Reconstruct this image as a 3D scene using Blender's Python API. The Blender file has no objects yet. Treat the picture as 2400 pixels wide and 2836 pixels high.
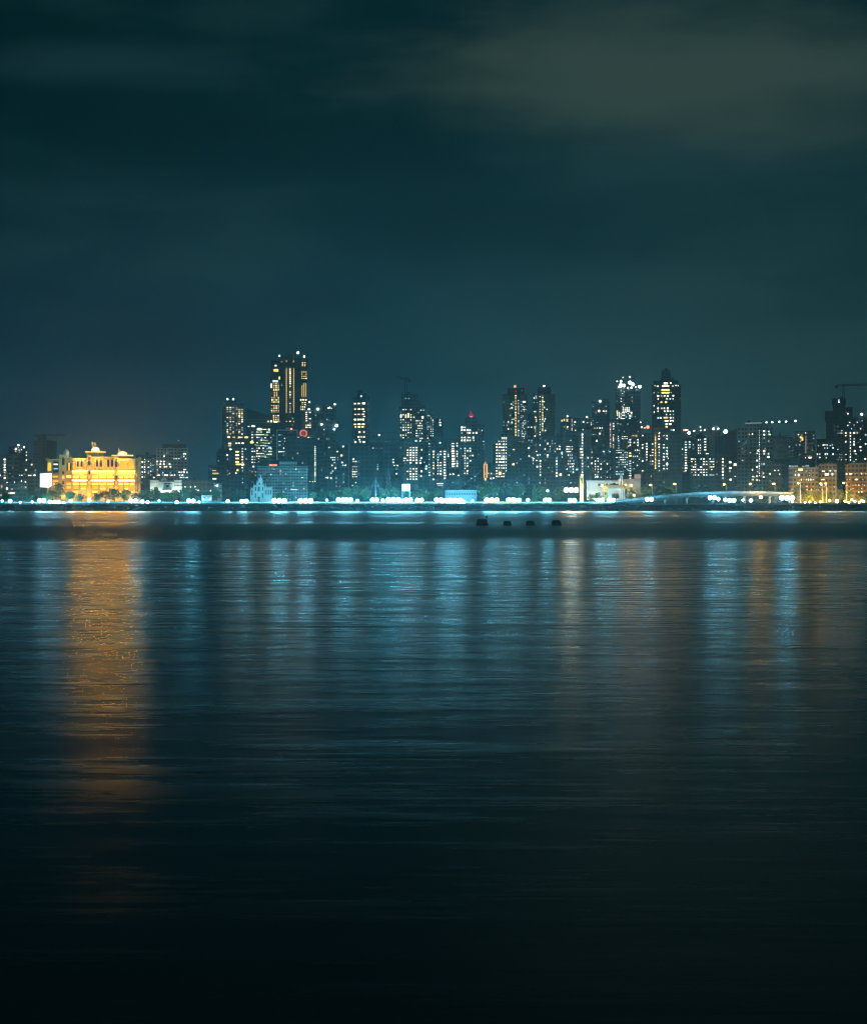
import bpy, bmesh, math, random
from mathutils import Vector, Matrix
R = random.Random(7)
S = bpy.context.scene
COL = S.collection
WK = .68
F, HZ, CX, CAMZ, GZ = 4050.0, 1379.0, 1200.0, 9.0, 3.8     # focal length and horizon in photo pixels; eye and ground heights in metres

# ------------------------------------------------------------------ materials
def nt(name):
    m = bpy.data.materials.new(name); m.use_nodes = True
    t = m.node_tree; t.nodes.clear()
    out = t.nodes.new('ShaderNodeOutputMaterial')
    return m, t, out
def mth(t, op, a, b=None, c=None):
    n = t.nodes.new('ShaderNodeMath'); n.operation = op
    for i, v in enumerate((a, b, c)):
        if v is None: continue
        if isinstance(v, (int, float)): n.inputs[i].default_value = v
        else: t.links.new(v, n.inputs[i])
    return n.outputs[0]
def rgb(c): return (c[0], c[1], c[2], 1)
def mixc(t, f, a, b, mode='MIX'):
    n = t.nodes.new('ShaderNodeMix'); n.data_type = 'RGBA'; n.blend_type = mode
    for i, v in ((0, f), (6, a), (7, b)):
        if isinstance(v, (int, float)): n.inputs[i].default_value = v
        elif isinstance(v, tuple): n.inputs[i].default_value = rgb(v)
        else: t.links.new(v, n.inputs[i])
    return n.outputs[2]
def noise(t, vec, scale, detail=3, rough=.55):
    n = t.nodes.new('ShaderNodeTexNoise'); n.inputs['Scale'].default_value = scale
    n.inputs['Detail'].default_value = detail; n.inputs['Roughness'].default_value = rough
    t.links.new(vec, n.inputs['Vector']); return n.outputs[0]
def ramp(t, fac, a, b, lo=0., hi=1.):
    n = t.nodes.new('ShaderNodeMapRange'); n.inputs[1].default_value = a; n.inputs[2].default_value = b
    n.inputs[3].default_value = lo; n.inputs[4].default_value = hi; n.interpolation_type = 'SMOOTHSTEP'
    t.links.new(fac, n.inputs[0]); return n.outputs[0]
def plain(name, c, rough=.7, metal=0., var=.35, nscale=.4):
    m, t, out = nt(name)
    p = t.nodes.new('ShaderNodeBsdfPrincipled'); p.inputs['Roughness'].default_value = rough; p.inputs['Metallic'].default_value = metal
    tc = t.nodes.new('ShaderNodeTexCoord')
    n = noise(t, tc.outputs['Object'], nscale, 4)
    t.links.new(mixc(t, ramp(t, n, .35, .7), tuple(x * (1 - var) for x in c), tuple(min(1, x * (1 + var * .5)) for x in c)), p.inputs['Base Color'])
    t.links.new(p.outputs[0], out.inputs[0]); return m
def glow(name, c, s, sample='AUTO'):
    m, t, out = nt(name)
    e = t.nodes.new('ShaderNodeEmission'); e.inputs[0].default_value = rgb(c); e.inputs[1].default_value = s
    t.links.new(e.outputs[0], out.inputs[0])
    m.cycles.emission_sampling = sample
    return m
_wm = {}
def wall_mat(c, colw=3.2, fh=3.4, glass=.6, wx=(.2, .82), wz=(.3, .82)):
    k = (c, colw, fh, glass, wx, wz)
    if k in _wm: return _wm[k]
    m, t, out = nt('facade')
    p = t.nodes.new('ShaderNodeBsdfPrincipled')
    tc = t.nodes.new('ShaderNodeTexCoord'); sx = t.nodes.new('ShaderNodeSeparateXYZ'); t.links.new(tc.outputs['Object'], sx.inputs[0])
    u = mth(t, 'FRACT', mth(t, 'DIVIDE', mth(t, 'ADD', mth(t, 'ADD', sx.outputs[0], sx.outputs[1]), 400.), colw))
    v = mth(t, 'FRACT', mth(t, 'DIVIDE', mth(t, 'ADD', sx.outputs[2], .02), fh))
    band = lambda q, lo, hi: mth(t, 'MULTIPLY', mth(t, 'GREATER_THAN', q, lo), mth(t, 'LESS_THAN', q, hi))
    mask = mth(t, 'MULTIPLY', band(u, *wx), band(v, *wz))
    dirt = ramp(t, noise(t, tc.outputs['Object'], .11, 5), .3, .75, .55, 1.1)
    wc = mixc(t, 1., c, dirt, 'MULTIPLY')
    gl = mixc(t, mth(t, 'MULTIPLY', mask, glass), wc, (.012, .017, .022))
    t.links.new(gl, p.inputs['Base Color'])
    r = mth(t, 'SUBTRACT', .85, mth(t, 'MULTIPLY', mask, .6)); t.links.new(r, p.inputs['Roughness'])
    t.links.new(p.outputs[0], out.inputs[0]); _wm[k] = m; return m

TONE = {'c': ((1., .86, .58), 2.3), 'w': ((.82, .95, 1.), 2.6), 'm': ((1., .84, .56), 2.3), 'y': ((1., .66, .16), 1.9), 'o': ((1., .42, .07), 1.5), 'g': ((.6, 1., .45), 1.5),
        'b': ((.35, .75, 1.), 1.7), 'd': ((1., .75, .42), .55), 'k': ((.5, .8, 1.), .45), 'r': ((1., .07, .04), 2.4), 'p': ((1., .7, .72), 1.4), 'K': ((.6, .85, .9), .36), 'D': ((1., .68, .3), .42)}
_tm = {}
def tone_mat(t, lev=None):
    lev = R.choice((.45, .85, 1.3, 1.5, 2.3)) if lev is None else lev
    if t == 'w': t = R.choice('wwwwcccccmmbb')
    k = (t, lev)
    if k not in _tm:
        c, s = TONE[t]; _tm[k] = glow('lit_window_glass', c, s * lev, 'NONE')
    return _tm[k]
M = {}
M['dark_metal'] = plain('dark_metal', (.05, .055, .06), .5, .6)
M['pale_metal'] = plain('pale_metal', (.45, .47, .48), .5, .2)
M['white_paint'] = plain('white_paint', (.72, .74, .74), .6)
M['stone'] = plain('palace_stone', (.60, .41, .15), .8, 0, .3, .5)
M['white_stone'] = plain('white_stone', (.7, .7, .66), .8, 0, .25, .6)
M['glass_and_shade'] = plain('dark_glass_and_shade', (.03, .018, .012), .3)  # unlit glass, and shade painted as panels over arches and niches
M['concrete'] = plain('concrete', (.26, .27, .27), .85)
M['rock'] = plain('wet_rock', (.06, .065, .07), .7, 0, .5, .8)
M['trunk'] = plain('bark', (.10, .075, .05), .9)
M['roof'] = plain('roof_felt', (.045, .05, .06), .9)
M['hull'] = plain('boat_paint', (.08, .085, .09), .5)
M['tarp'] = plain('boat_cover', (.055, .07, .085), .9)
M['paving'] = plain('paving', (.16, .16, .16), .9, 0, .3, .2)
LAMPC = (.15, .70, 1.)
M['lamp'] = glow('lamp_glass', LAMPC, 175.)
M['lamp_warm'] = glow('warm_flood_glass', (1., .80, .45), 90.)
M['sodium'] = glow('sodium_glass', (1., .52, .06), 380.)
M['strip'] = glow('seaward_strip_glow', (1., .43, .03), 560.)  # added glow, turned seaward to throw orange onto the water
M['amber'] = glow('amber_window', (1., .42, .025), 1.7)
M['amber_bright'] = glow('bright_amber_window', (1., .50, .035), 4.5)
M['board'] = glow('lit_board', (.9, .95, 1.), 3.0)
def leaf_mat(name, a, b):
    m, t, out = nt(name)
    p = t.nodes.new('ShaderNodeBsdfPrincipled'); p.inputs['Roughness'].default_value = .6
    tc = t.nodes.new('ShaderNodeTexCoord')
    n = noise(t, tc.outputs['Object'], 6., 3)
    t.links.new(mixc(t, ramp(t, n, .35, .65), a, b), p.inputs['Base Color'])
    t.links.new(p.outputs[0], out.inputs[0]); return m
M['leaf'] = leaf_mat('foliage', (.035, .075, .03), (.08, .13, .045))
M['leaf_lamplit'] = leaf_mat('lamplit_foliage', (.06, .08, .02), (.13, .13, .03))  # sodium lamplight put into the leaf colour
M['palm'] = leaf_mat('palm_leaf', (.05, .09, .035), (.10, .14, .05))

# ------------------------------------------------------------------ object helpers
def clean(me):
    bm = bmesh.new(); bm.from_mesh(me); bmesh.ops.recalc_face_normals(bm, faces=bm.faces); bm.to_mesh(me); bm.free()
def obj(name, bm, mat, parent=None, smooth=False):
    bmesh.ops.recalc_face_normals(bm, faces=bm.faces)
    me = bpy.data.meshes.new(name); bm.to_mesh(me); bm.free()
    me.materials.append(mat)
    if smooth: me.shade_smooth()
    o = bpy.data.objects.new(name, me); COL.objects.link(o)
    if parent: o.parent = parent
    return o
def tag(o, label, cat, group=None, kind=None):
    if label: o['label'] = label
    if cat: o['category'] = cat
    if group: o['group'] = group
    if kind: o['kind'] = kind
    return o
def thing(name, label, cat, loc=(0, 0, 0), rz=0., group=None):
    o = bpy.data.objects.new(name, None); COL.objects.link(o); o.empty_display_size = 1
    o.location = loc; o.rotation_euler = (0, 0, rz); return tag(o, label, cat, group)
def box(bm, x0, x1, y0, y1, z0, z1):
    v = [bm.verts.new(p) for p in ((x0, y0, z0), (x1, y0, z0), (x1, y1, z0), (x0, y1, z0), (x0, y0, z1), (x1, y0, z1), (x1, y1, z1), (x0, y1, z1))]
    for f in ((0, 1, 5, 4), (1, 2, 6, 5), (2, 3, 7, 6), (3, 0, 4, 7), (4, 5, 6, 7), (3, 2, 1, 0)): bm.faces.new([v[i] for i in f])
def tube(bm, p0, p1, r0, r1=None, n=8):
    p0, p1 = Vector(p0), Vector(p1); r1 = r0 if r1 is None else r1
    d = (p1 - p0).normalized(); a = d.orthogonal().normalized(); b = d.cross(a)
    A = [bm.verts.new(p0 + r0 * (a * math.cos(2 * math.pi * i / n) + b * math.sin(2 * math.pi * i / n))) for i in range(n)]
    B = [bm.verts.new(p1 + r1 * (a * math.cos(2 * math.pi * i / n) + b * math.sin(2 * math.pi * i / n))) for i in range(n)]
    for i in range(n): bm.faces.new((A[i], A[(i + 1) % n], B[(i + 1) % n], B[i]))
    bm.faces.new(A[::-1]); bm.faces.new(B)
def lathe(bm, prof, cx=0, cy=0, n=16):
    rings = []
    for r, z in prof: rings.append([bm.verts.new((cx + r * math.cos(2 * math.pi * i / n), cy + r * math.sin(2 * math.pi * i / n), z)) for i in range(n)])
    for a, b in zip(rings, rings[1:]):
        for i in range(n): bm.faces.new((a[i], a[(i + 1) % n], b[(i + 1) % n], b[i]))
    bm.faces.new(rings[0][::-1]); bm.faces.new(rings[-1])
def prism(bm, pts, y0, y1):
    """outline in x,z pushed from y0 to y1"""
    A = [bm.verts.new((x, y0, z)) for x, z in pts]; B = [bm.verts.new((x, y1, z)) for x, z in pts]
    n = len(pts)
    for i in range(n): bm.faces.new((A[i], A[(i + 1) % n], B[(i + 1) % n], B[i]))
    bm.faces.new(A); bm.faces.new(B[::-1])
def ball(bm, c, r, sub=2):
    bmesh.ops.create_icosphere(bm, subdivisions=sub, radius=r, matrix=Matrix.Translation(c))

class Site:
    """a place on the far shore: px (photo column) and Y (metres away); turns photo pixels into local metres on a plot facing the bay"""
    def __init__(s, px, Y):
        s.px, s.Y = px, Y; X = (px - CX) / F * Y; s.a = math.atan2(X, Y)
        s.k = Y * math.cos(s.a) / F; s.kz = Y / F; s.loc = (X, Y, GZ); s.rz = -s.a
    def x(s, px): return (px - s.px) * s.k
    def z(s, py): return CAMZ - GZ + (HZ - py) * s.kz
CR = {'A': (0, 1150, 4.41), 'B': (380, 1150, 6.725), 'C': (580, 950, 4.633), 'D': (900, 1000, 5.188), 'E': (1220, 1040, 5.188),
      'F': (1520, 1000, 5.188), 'G': (1780, 1000, 4.965), 'H': (2080, 1040, 5.4875), 'P': (120, 1200, 11.587), 'Q': (250, 1200, 11.587), 'N': (0, 0, 1.)}
def cp(c, x, y):
    q = CR[c]; return q[0] + x / q[2], q[1] + y / q[2]

_ub = {}
def unit_box(mat, name):
    k = (mat.name, name)
    if k not in _ub:
        bm = bmesh.new(); box(bm, -.5, .5, -.5, .5, -.5, .5)
        me = bpy.data.meshes.new(name); bmesh.ops.recalc_face_normals(bm, faces=bm.faces); bm.to_mesh(me); bm.free(); me.materials.append(mat); _ub[k] = me
    return _ub[k]
def slab(name, mat, parent, x0, x1, y0, y1, z0, z1):
    o = bpy.data.objects.new(name, unit_box(mat, name)); COL.objects.link(o); o.parent = parent
    o.location = ((x0 + x1) / 2, (y0 + y1) / 2, (z0 + z1) / 2); o.scale = (x1 - x0, y1 - y0, z1 - z0); return o

def B(c, name, label, Y, vols, wall, win=(), cat='building', grid=(3.2, 3.4), glass=.45, lights=(), group=None, ledge=.25, depth=18, wx=(.2, .82), wz=(.3, .82)):
    """vols: (x0, x1, ytop, ybottom|None, setback, part name); win: ('f', x0,x1,y0,y1,cols,rows,chance,tones,wfrac,hfrac) fields or (x,y,w,h,tone) single lit windows;
    lights: (x,y,radius,tone) roof lamps"""
    P = lambda x, y: cp(c, x, y)
    q = [P(v[0], 0)[0] for v in vols] + [P(v[1], 0)[0] for v in vols]
    st = Site((min(q) + max(q)) / 2, Y)
    root = thing(name, label, cat, st.loc, st.rz, group)
    wm = wall_mat(wall, grid[0], grid[1], glass, wx, wz)
    V = []
    for i, v in enumerate(vols):
        x0, x1, yt = v[:3]; yb = v[3] if len(v) > 3 else None; sb = v[4] if len(v) > 4 else 0.; pn = v[5] if len(v) > 5 else ('wall' if i == 0 else 'wing')
        X0, X1 = st.x(P(x0, 0)[0]), st.x(P(x1, 0)[0]); Zt = st.z(P(0, yt)[1]); Zb = 0. if yb is None else st.z(P(0, yb)[1])
        bm = bmesh.new(); d = depth - sb - i * .13
        box(bm, X0, X1, sb, sb + d, Zb, Zt)
        if ledge:
            zz = grid[1]
            while zz < Zt - .4:
                if zz > Zb + .3: box(bm, X0 - ledge, X1 + ledge, sb - ledge, sb + d + ledge, zz - .16, zz + .16)
                zz += grid[1]
            box(bm, X0 - .35, X1 + .35, sb - .35, sb + d + .35, Zt - .25, Zt + .45)      # parapet
        o = obj(pn, bm, wm if pn != 'roof_block' else M['roof'], root)
        V.append((X0, X1, Zb, Zt, sb, o))
    ws = []
    for w in win:
        if w[0] == 'f':
            _, x0, x1, y0, y1, nc, nr, ch, tones, wf, hf = w
            for i in range(nc):
                for j in range(nr):
                    if R.random() > ch: continue
                    ws.append((x0 + (i + .5) * (x1 - x0) / nc, y0 + (j + .5) * (y1 - y0) / nr, (x1 - x0) / nc * wf * R.uniform(.85, 1.1), (y1 - y0) / nr * hf, R.choice(tones)))
        else: ws.append(w)
    got = []
    for x, y, w, h, tn in ws:
        px, py = P(x, y); X, Z = st.x(px), st.z(py); hw, hh = w / CR[c][2] * st.k / 2 * WK, h / CR[c][2] * st.kz / 2 * WK
        best = None
        for v in V:
            if v[0] - .1 < X < v[1] + .1 and v[2] < Z < v[3] and (best is None or v[4] < best[4]): best = v
        if best is None: continue
        a, b = max(X - hw, best[0] + .05), min(X + hw, best[1] - .05)
        if b - a < .2: continue
        got.append((a, b, best[4], Z - hh, Z + hh, tn))
    if glass > .15 and cat != 'kiosk' and not label.startswith(('plain', 'wide unlit', 'unlit', 'faint', 'blank', 'windowless')):      # dim rooms behind curtains
        for v in V:
            if v[3] - v[2] < 12 or v[5].name.startswith(('roof', 'fin', 'slot', 'blank')): continue
            zz = v[2] + grid[1] * 2.45
            while zz < v[3] - 2:
                xx = v[0] + grid[0] * .5
                while xx < v[1] - 1:
                    if R.random() < .12 and not any(g[0] - .8 < xx < g[1] + .8 and g[3] - 1.2 < zz < g[4] + 1.2 for g in got): got.append((xx - .55, xx + .55, v[4], zz - .5, zz + .5, R.choice('KKD')))
                    xx += grid[0]
                zz += grid[1]
    top = max(V, key=lambda v: v[3])
    if top[1] - top[0] > 5 and not lights and depth > 11:                                     # rooftop clutter
        q = R.uniform(top[0] + 1.5, top[1] - 3.5); bm = bmesh.new(); box(bm, q, q + R.uniform(1.8, 3), top[4] + 2, top[4] + 5, top[3] - .1, top[3] + R.uniform(1.6, 3)); obj('water_tank', bm, M['roof'], root)
        q = R.uniform(top[0] + 1, top[1] - 1); bm = bmesh.new(); tube(bm, (q, top[4] + 3, top[3] - .2), (q, top[4] + 3, top[3] + R.uniform(4, 9)), .16, .08, 6); obj('antenna', bm, M['dark_metal'], root)
    got.sort(key=lambda g: -(g[1] - g[0]) * (g[4] - g[3]))
    for a, b, sb, z0, z1, tn in got[:100]:
        slab('window', tone_mat(tn), root, a, b, sb - ledge - .12, sb + .3, z0, z1)
    if len(got) > 100:
        bm = bmesh.new()
        for a, b, sb, z0, z1, tn in got[100:]: box(bm, a, b, sb - ledge - .12, sb + .3, z0, z1)
        tag(obj('window_rows', bm, tone_mat(got[100][5], 1.), root), None, None, None, 'stuff')
    for x, y, r, tn in lights:
        px, py = P(x, y); X, Z = st.x(px), st.z(py)
        r *= .8; bm = bmesh.new(); ball(bm, (X, -1., Z), r, 2)
        top = max([v[3] for v in V if v[0] <= X <= v[1]] or [0]); pole = bmesh.new()
        if Z > top + .2: tube(pole, (X, -.9, max(top - .3, 0)), (X, -.9, Z), .12, .12, 6)
        else: tube(pole, (X, -1, Z), (X, .2, Z), .12, .12, 6)
        obj('light_pole', pole, M['dark_metal'], root)
        obj('roof_light', bm, spot_mat(tn), root)
    return root, st
_sm = {}
def spot_mat(tn):
    if tn not in _sm: _sm[tn] = glow('roof_lamp_glass', TONE[tn][0], 14., 'AUTO')
    return _sm[tn]
def col(x, y0, y1, n, w, h, tn, ch=1.):
    return [(x, y0 + (y1 - y0) * i / max(1, n - 1), w, h, R.choice(tn)) for i in range(n) if R.random() < ch]
def row(y, xs, w, h, tn): return [(x, y, w, h, R.choice(tn)) for x in xs]
def pts(l, w, h, tn): return [(x, y, w, h, R.choice(tn)) for x, y in l]
def crane(c, label, Y, mast, top, base, jib0, jib1, jy0=None, jy1=None, lights=()):
    P = lambda x, y: cp(c, x, y)
    st = Site(P(mast, 0)[0], Y); r = thing('tower_crane', label, 'crane', st.loc, st.rz, 'tower cranes over the skyline')
    zt, zb = st.z(P(0, top)[1]), st.z(P(0, base)[1]); y0 = P(0, jy0 if jy0 else top + 10)[1]; y1 = P(0, jy1 if jy1 else top + 10)[1]
    bm = bmesh.new()
    for sx in (-.9, .9):
        for sy in (-.9, .9): tube(bm, (sx, sy, 0), (sx, sy, zt - 4), .42, .42, 4)
    z = 0.
    while z < zt - 6:
        tube(bm, (-.9, -.9, z), (.9, -.9, z + 3), .16, .16, 4); tube(bm, (.9, .9, z), (-.9, .9, z + 3), .16, .16, 4); z += 3
    tube(bm, (0, 0, zt - 5), (0, 0, zt), .6, .25, 6)
    obj('mast', bm, M['dark_metal'], r)
    a, b = (st.x(P(jib0, 0)[0]), st.z(y0)), (st.x(P(jib1, 0)[0]), st.z(y1))
    zj = a[1] + (b[1] - a[1]) * (0 - a[0]) / (b[0] - a[0])
    bm = bmesh.new()
    for dz, dy in ((0, -.6), (0, .6), (1.3, 0)): tube(bm, (a[0], -1.2 + dy, a[1] + dz), (b[0], -1.2 + dy, b[1] + dz), .42, .42, 4)
    n = int(abs(b[0] - a[0]) / 2.5)
    for i in range(n):
        f0, f1 = i / n, (i + .5) / n
        p = lambda f, dz: (a[0] + (b[0] - a[0]) * f, -1.2, a[1] + (b[1] - a[1]) * f + dz)
        tube(bm, p(f0, 0), p(f1, 1.3), .12, .12, 4); tube(bm, p(f1, 1.3), p((i + 1) / n, 0), .12, .12, 4)
    obj('jib', bm, M['dark_metal'], r)
    e = a if abs(a[0]) < abs(b[0]) else b
    bm = bmesh.new(); box(bm, e[0] - 1.2, e[0] + 1.2, -2.2, .4, e[1] - 2.4, e[1]); obj('counterweight', bm, M['dark_metal'], r)
    for x, y, rad, tn in lights:
        px, py = P(x, y); bm = bmesh.new(); ball(bm, (st.x(px), -1.2, st.z(py)), rad * .75)
        obj('jib_light', bm, spot_mat(tn), r)
    return r
# ------------------------------------------------------------------ the skyline, left to right (numbers are read off enlarged crops of the photo)
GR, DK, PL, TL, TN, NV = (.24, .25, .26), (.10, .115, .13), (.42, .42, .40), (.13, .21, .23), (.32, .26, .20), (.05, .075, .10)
f = lambda *a: ('f',) + a
B('A', 'apartment_block', 'pale low apartment block cut by the left edge, with one column of lit windows', 1250, [(-60, 92, 490)], PL,
  col(60, 540, 765, 8, 30, 20, 'w') + [(4, 735, 20, 22, 'w'), (-20, 620, 20, 20, 'm')])
B('A', 'apartment_block', 'brown-grey slab block with dark window bands, second from the left edge', 1230, [(95, 240, 480), (120, 210, 462, 480, 3, 'roof_block')], TN,
  [f(110, 230, 560, 760, 4, 6, .12, 'kd', .4, .4)], grid=(8., 3.6), wx=(.1, .9))
B('A', 'office_block', 'dark stepped block with bright white lights scattered over its top', 1400, [(112, 180, 385), (180, 345, 415), (205, 300, 380, 415, 4)], DK,
  pts([(228, 390), (237, 425), (265, 420), (325, 450), (325, 490), (325, 545), (360, 515), (360, 540), (197, 445)], 18, 18, 'ww'),
  lights=[(228, 366, .9, 'w'), (298, 390, .9, 'w'), (197, 416, .9, 'w')])
B('A', 'office_block', 'low banded block just left of the hazy unfinished towers', 1280, [(240, 460, 570), (345, 400, 545, 570, 3, 'roof_block')], GR,
  [(240, 735, 22, 20, 'w'), (270, 733, 18, 18, 'w'), (368, 735, 55, 14, 'w'), (425, 733, 28, 20, 'w'), (390, 602, 20, 18, 'w'), (320, 668, 34, 28, 'w'), f(250, 450, 590, 720, 8, 5, .12, 'k', .5, .4)], grid=(9., 3.5), wx=(.05, .95))
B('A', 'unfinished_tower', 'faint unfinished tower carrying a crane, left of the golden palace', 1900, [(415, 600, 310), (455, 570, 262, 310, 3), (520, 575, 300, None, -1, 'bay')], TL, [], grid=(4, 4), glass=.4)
crane('A', 'tower crane over the faint unfinished tower left of the golden palace', 1895, 540, 198, 300, 440, 800, 247, 243)
B('A', 'slab_tower', 'plain dark slab tower rising behind the golden palace\'s left wing', 1880, [(570, 695, 322), (575, 640, 312, 322, 3, 'roof_block')], NV, [], glass=.2)
B('A', 'long_shed', 'long low shed with small lamps along its roof edge, at the far left', 1110, [(-60, 350, 825)], PL,
  [(90, 895, 30, 30, 'w'), (150, 900, 20, 20, 'k'), (25, 870, 20, 50, 'y'), (145, 950, 110, 14, 'w')], lights=[(265, 805, .35, 'w'), (320, 815, .3, 'p'), (90, 820, .25, 'p'), (180, 818, .25, 'p')], depth=10, grid=(3, 3))
B('B', 'low_block', 'low dark block between the golden palace and the grey grid block', 1160, [(-20, 350, 745)], DK,
  [f(75, 165, 800, 1175, 2, 8, .9, 'wwm', .7, .45), f(190, 320, 840, 1130, 3, 8, .6, 'wwk', .7, .4), (312, 1160, 30, 30, 'w')], grid=(3, 3.2))
B('B', 'grid_block', 'grey grid-fronted block with a dark roof storey, right of the golden palace', 1200, [(350, 950, 620), (470, 920, 540, 620, 4, 'roof_block'), (585, 640, 612, None, -.8, 'stair_bay')], PL,
  row(762, (505,), 34, 24, 'w') + row(862, (375, 445, 505), 40, 28, 'w') + row(910, (370, 435, 500, 605), 40, 26, 'wm') + row(960, (435, 515, 550, 622), 40, 28, 'wm') + row(718, (868, 900), 30, 24, 'w')
  + row(765, (870,), 30, 24, 'w') + row(810, (690, 730, 780, 905), 30, 26, 'w') + row(1012, (875, 905), 34, 26, 'w') + row(1060, (785, 825, 870, 930), 38, 26, 'w') + row(1072, (480, 620), 36, 28, 'w')
  + row(1118, (380, 410, 480, 520, 560, 620, 650, 700, 790, 845), 28, 34, 'wwp') + row(1160, (815, 870, 925), 40, 24, 'w'), grid=(2.75, 2.7), glass=.9, wx=(.25, .75),
  lights=[(770, 470, .2, 'k')])
B('B', 'flat_block', 'long flat-roofed low block right of the white domed building', 1130, [(830, 1440, 1222)], GR, pts([(995, 1335), (1080, 1330), (895, 1335), (1060, 1400), (1140, 1400), (1370, 1405)], 30, 34, 'wg'), depth=12)
B('B', 'low_block', 'low dark block with glowing yellow window bands, left of the slender banded tower group', 1180, [(1325, 1640, 935)], DK,
  [(1435, 1030, 110, 26, 'y'), (1460, 1085, 170, 40, 'y'), (1440, 1185, 110, 24, 'w'), (1275, 1190, 30, 20, 'w')], depth=12)
B('B', 'kiosk', 'small white kiosk among the trees left of the pale gothic-spired hall', 1090, [(1430, 1575, 1275)], (.7, .7, .7), [(1490, 1310, 60, 40, 'w'), (1450, 1310, 20, 40, 'b')], depth=5, ledge=.1)
B('B', 'kiosk', 'low white kiosk on the promenade, between two big white lamps', 1034, [(1200, 1390, 1505)], (.75, .75, .75), [(1230, 1560, 40, 60, 'w'), (1300, 1540, 30, 30, 'w'), (1360, 1560, 30, 50, 'w')], depth=4, ledge=.1)
# --- the group round the twin-winged tower
B('C', 'apartment_tower', 'grey apartment tower with white window columns and two roof lamps, leftmost tall one', 1350, [(185, 440, 775), (165, 190, 760, None, 3, 'side_wing'), (165, 345, 742, 775, 3, 'roof_block'), (345, 372, 790, None, -1, 'fin')], GR,
  [f(212, 440, 815, 1180, 6, 14, .62, 'wwwm', .42, .5), f(370, 435, 890, 960, 2, 3, .9, 'y', .7, .6)] + col(160, 890, 1240, 7, 14, 16, 'w', .7), lights=[(233, 722, .8, 'w'), (308, 722, .8, 'w')], grid=(2.8, 3.1))
B('C', 'apartment_block', 'block with wide yellow-lit floors in front of the leftmost tall apartment tower', 1270, [(212, 515, 1190), (300, 400, 1170, 1190, 3, 'roof_block')], DK,
  row(1210, (250, 315, 385, 410), 50, 24, 'ym') + row(1210, (475,), 66, 28, 'y') + row(1285, (345, 380, 428), 36, 20, 'mw') + row(1320, (260,), 60, 24, 'y') + row(1290, (262,), 54, 26, 'm') + row(1365, (270,), 40, 20, 'm')
  + col(357, 1395, 1525, 4, 62, 26, 'ym') + row(1557, (395,), 160, 26, 'y') + [(362, 1632, 38, 36, 'y')] + col(425, 1355, 1600, 8, 30, 22, 'wm') + [(465, 1360, 24, 24, 'w'), (228, 1438, 34, 22, 'm'), (340, 1670, 24, 24, 'w'), (260, 1672, 20, 18, 'w')])
B('C', 'low_block', 'low dark stepped block at the foot of the leftmost tall apartment tower', 1330, [(95, 215, 1395), (120, 200, 1360, 1395, 3, 'roof_block')], NV, [f(110, 200, 1450, 1640, 3, 4, .2, 'k', .4, .4)])
def sloped():
    st = Site(cp('C', 640, 0)[0], 1420); r = thing('sloped_roof_block', 'dark block with a long roof sloping down towards the twin-winged tower', 'building', st.loc, st.rz)
    g = lambda x, y: (st.x(cp('C', x, y)[0]), st.z(cp('C', x, y)[1]))
    bm = bmesh.new(); a, b = g(470, 850), g(812, 955); prism(bm, [(a[0], 0), (b[0], 0), b, a], 0, 18); obj('wall', bm, wall_mat(NV, 9., 3.2, .3, (.05, .95)), r)
    bm = bmesh.new(); prism(bm, [(a[0] - .5, a[1]), (b[0] + .5, b[1]), (b[0] + .5, b[1] + .9), (a[0] - .5, a[1] + .9)], -.6, 18.6); obj('roof', bm, M['roof'], r)
    for y in (985, 1020, 1060):
        z = g(0, y)[1]; slab('floor_band', M['concrete'], r, a[0] + 1, b[0] - .4, -.4, .1, z - .3, z + .3)
    for x, y, w in ((755, 1005, 26), (795, 1005, 20), (505, 1070, 22), (560, 1065, 46)):
        p = g(x, y); slab('window', tone_mat('w'), r, p[0] - w * .035, p[0] + w * .035, -.3, .2, p[1] - .8, p[1] + .8)
sloped()
B('C', 'apartment_tower', 'tower with scattered white and greenish windows below the dark sloping roof', 1300, [(490, 812, 1085), (600, 720, 1060, 1085, 3, 'roof_block')], DK,
  [f(535, 595, 1090, 1620, 2, 15, .55, 'wwg', .6, .5), f(600, 705, 1090, 1470, 4, 11, .72, 'wwwgm', .62, .5), f(705, 805, 1090, 1480, 4, 11, .6, 'wwg', .6, .5), (640, 1105, 80, 40, 'g'), (545, 1275, 60, 30, 'y'), (765, 1110, 26, 30, 'g'), (775, 1340, 60, 30, 'b'), (510, 1640, 18, 16, 'w'), (565, 1585, 36, 28, 'w')], grid=(2.8, 3.0))
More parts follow.
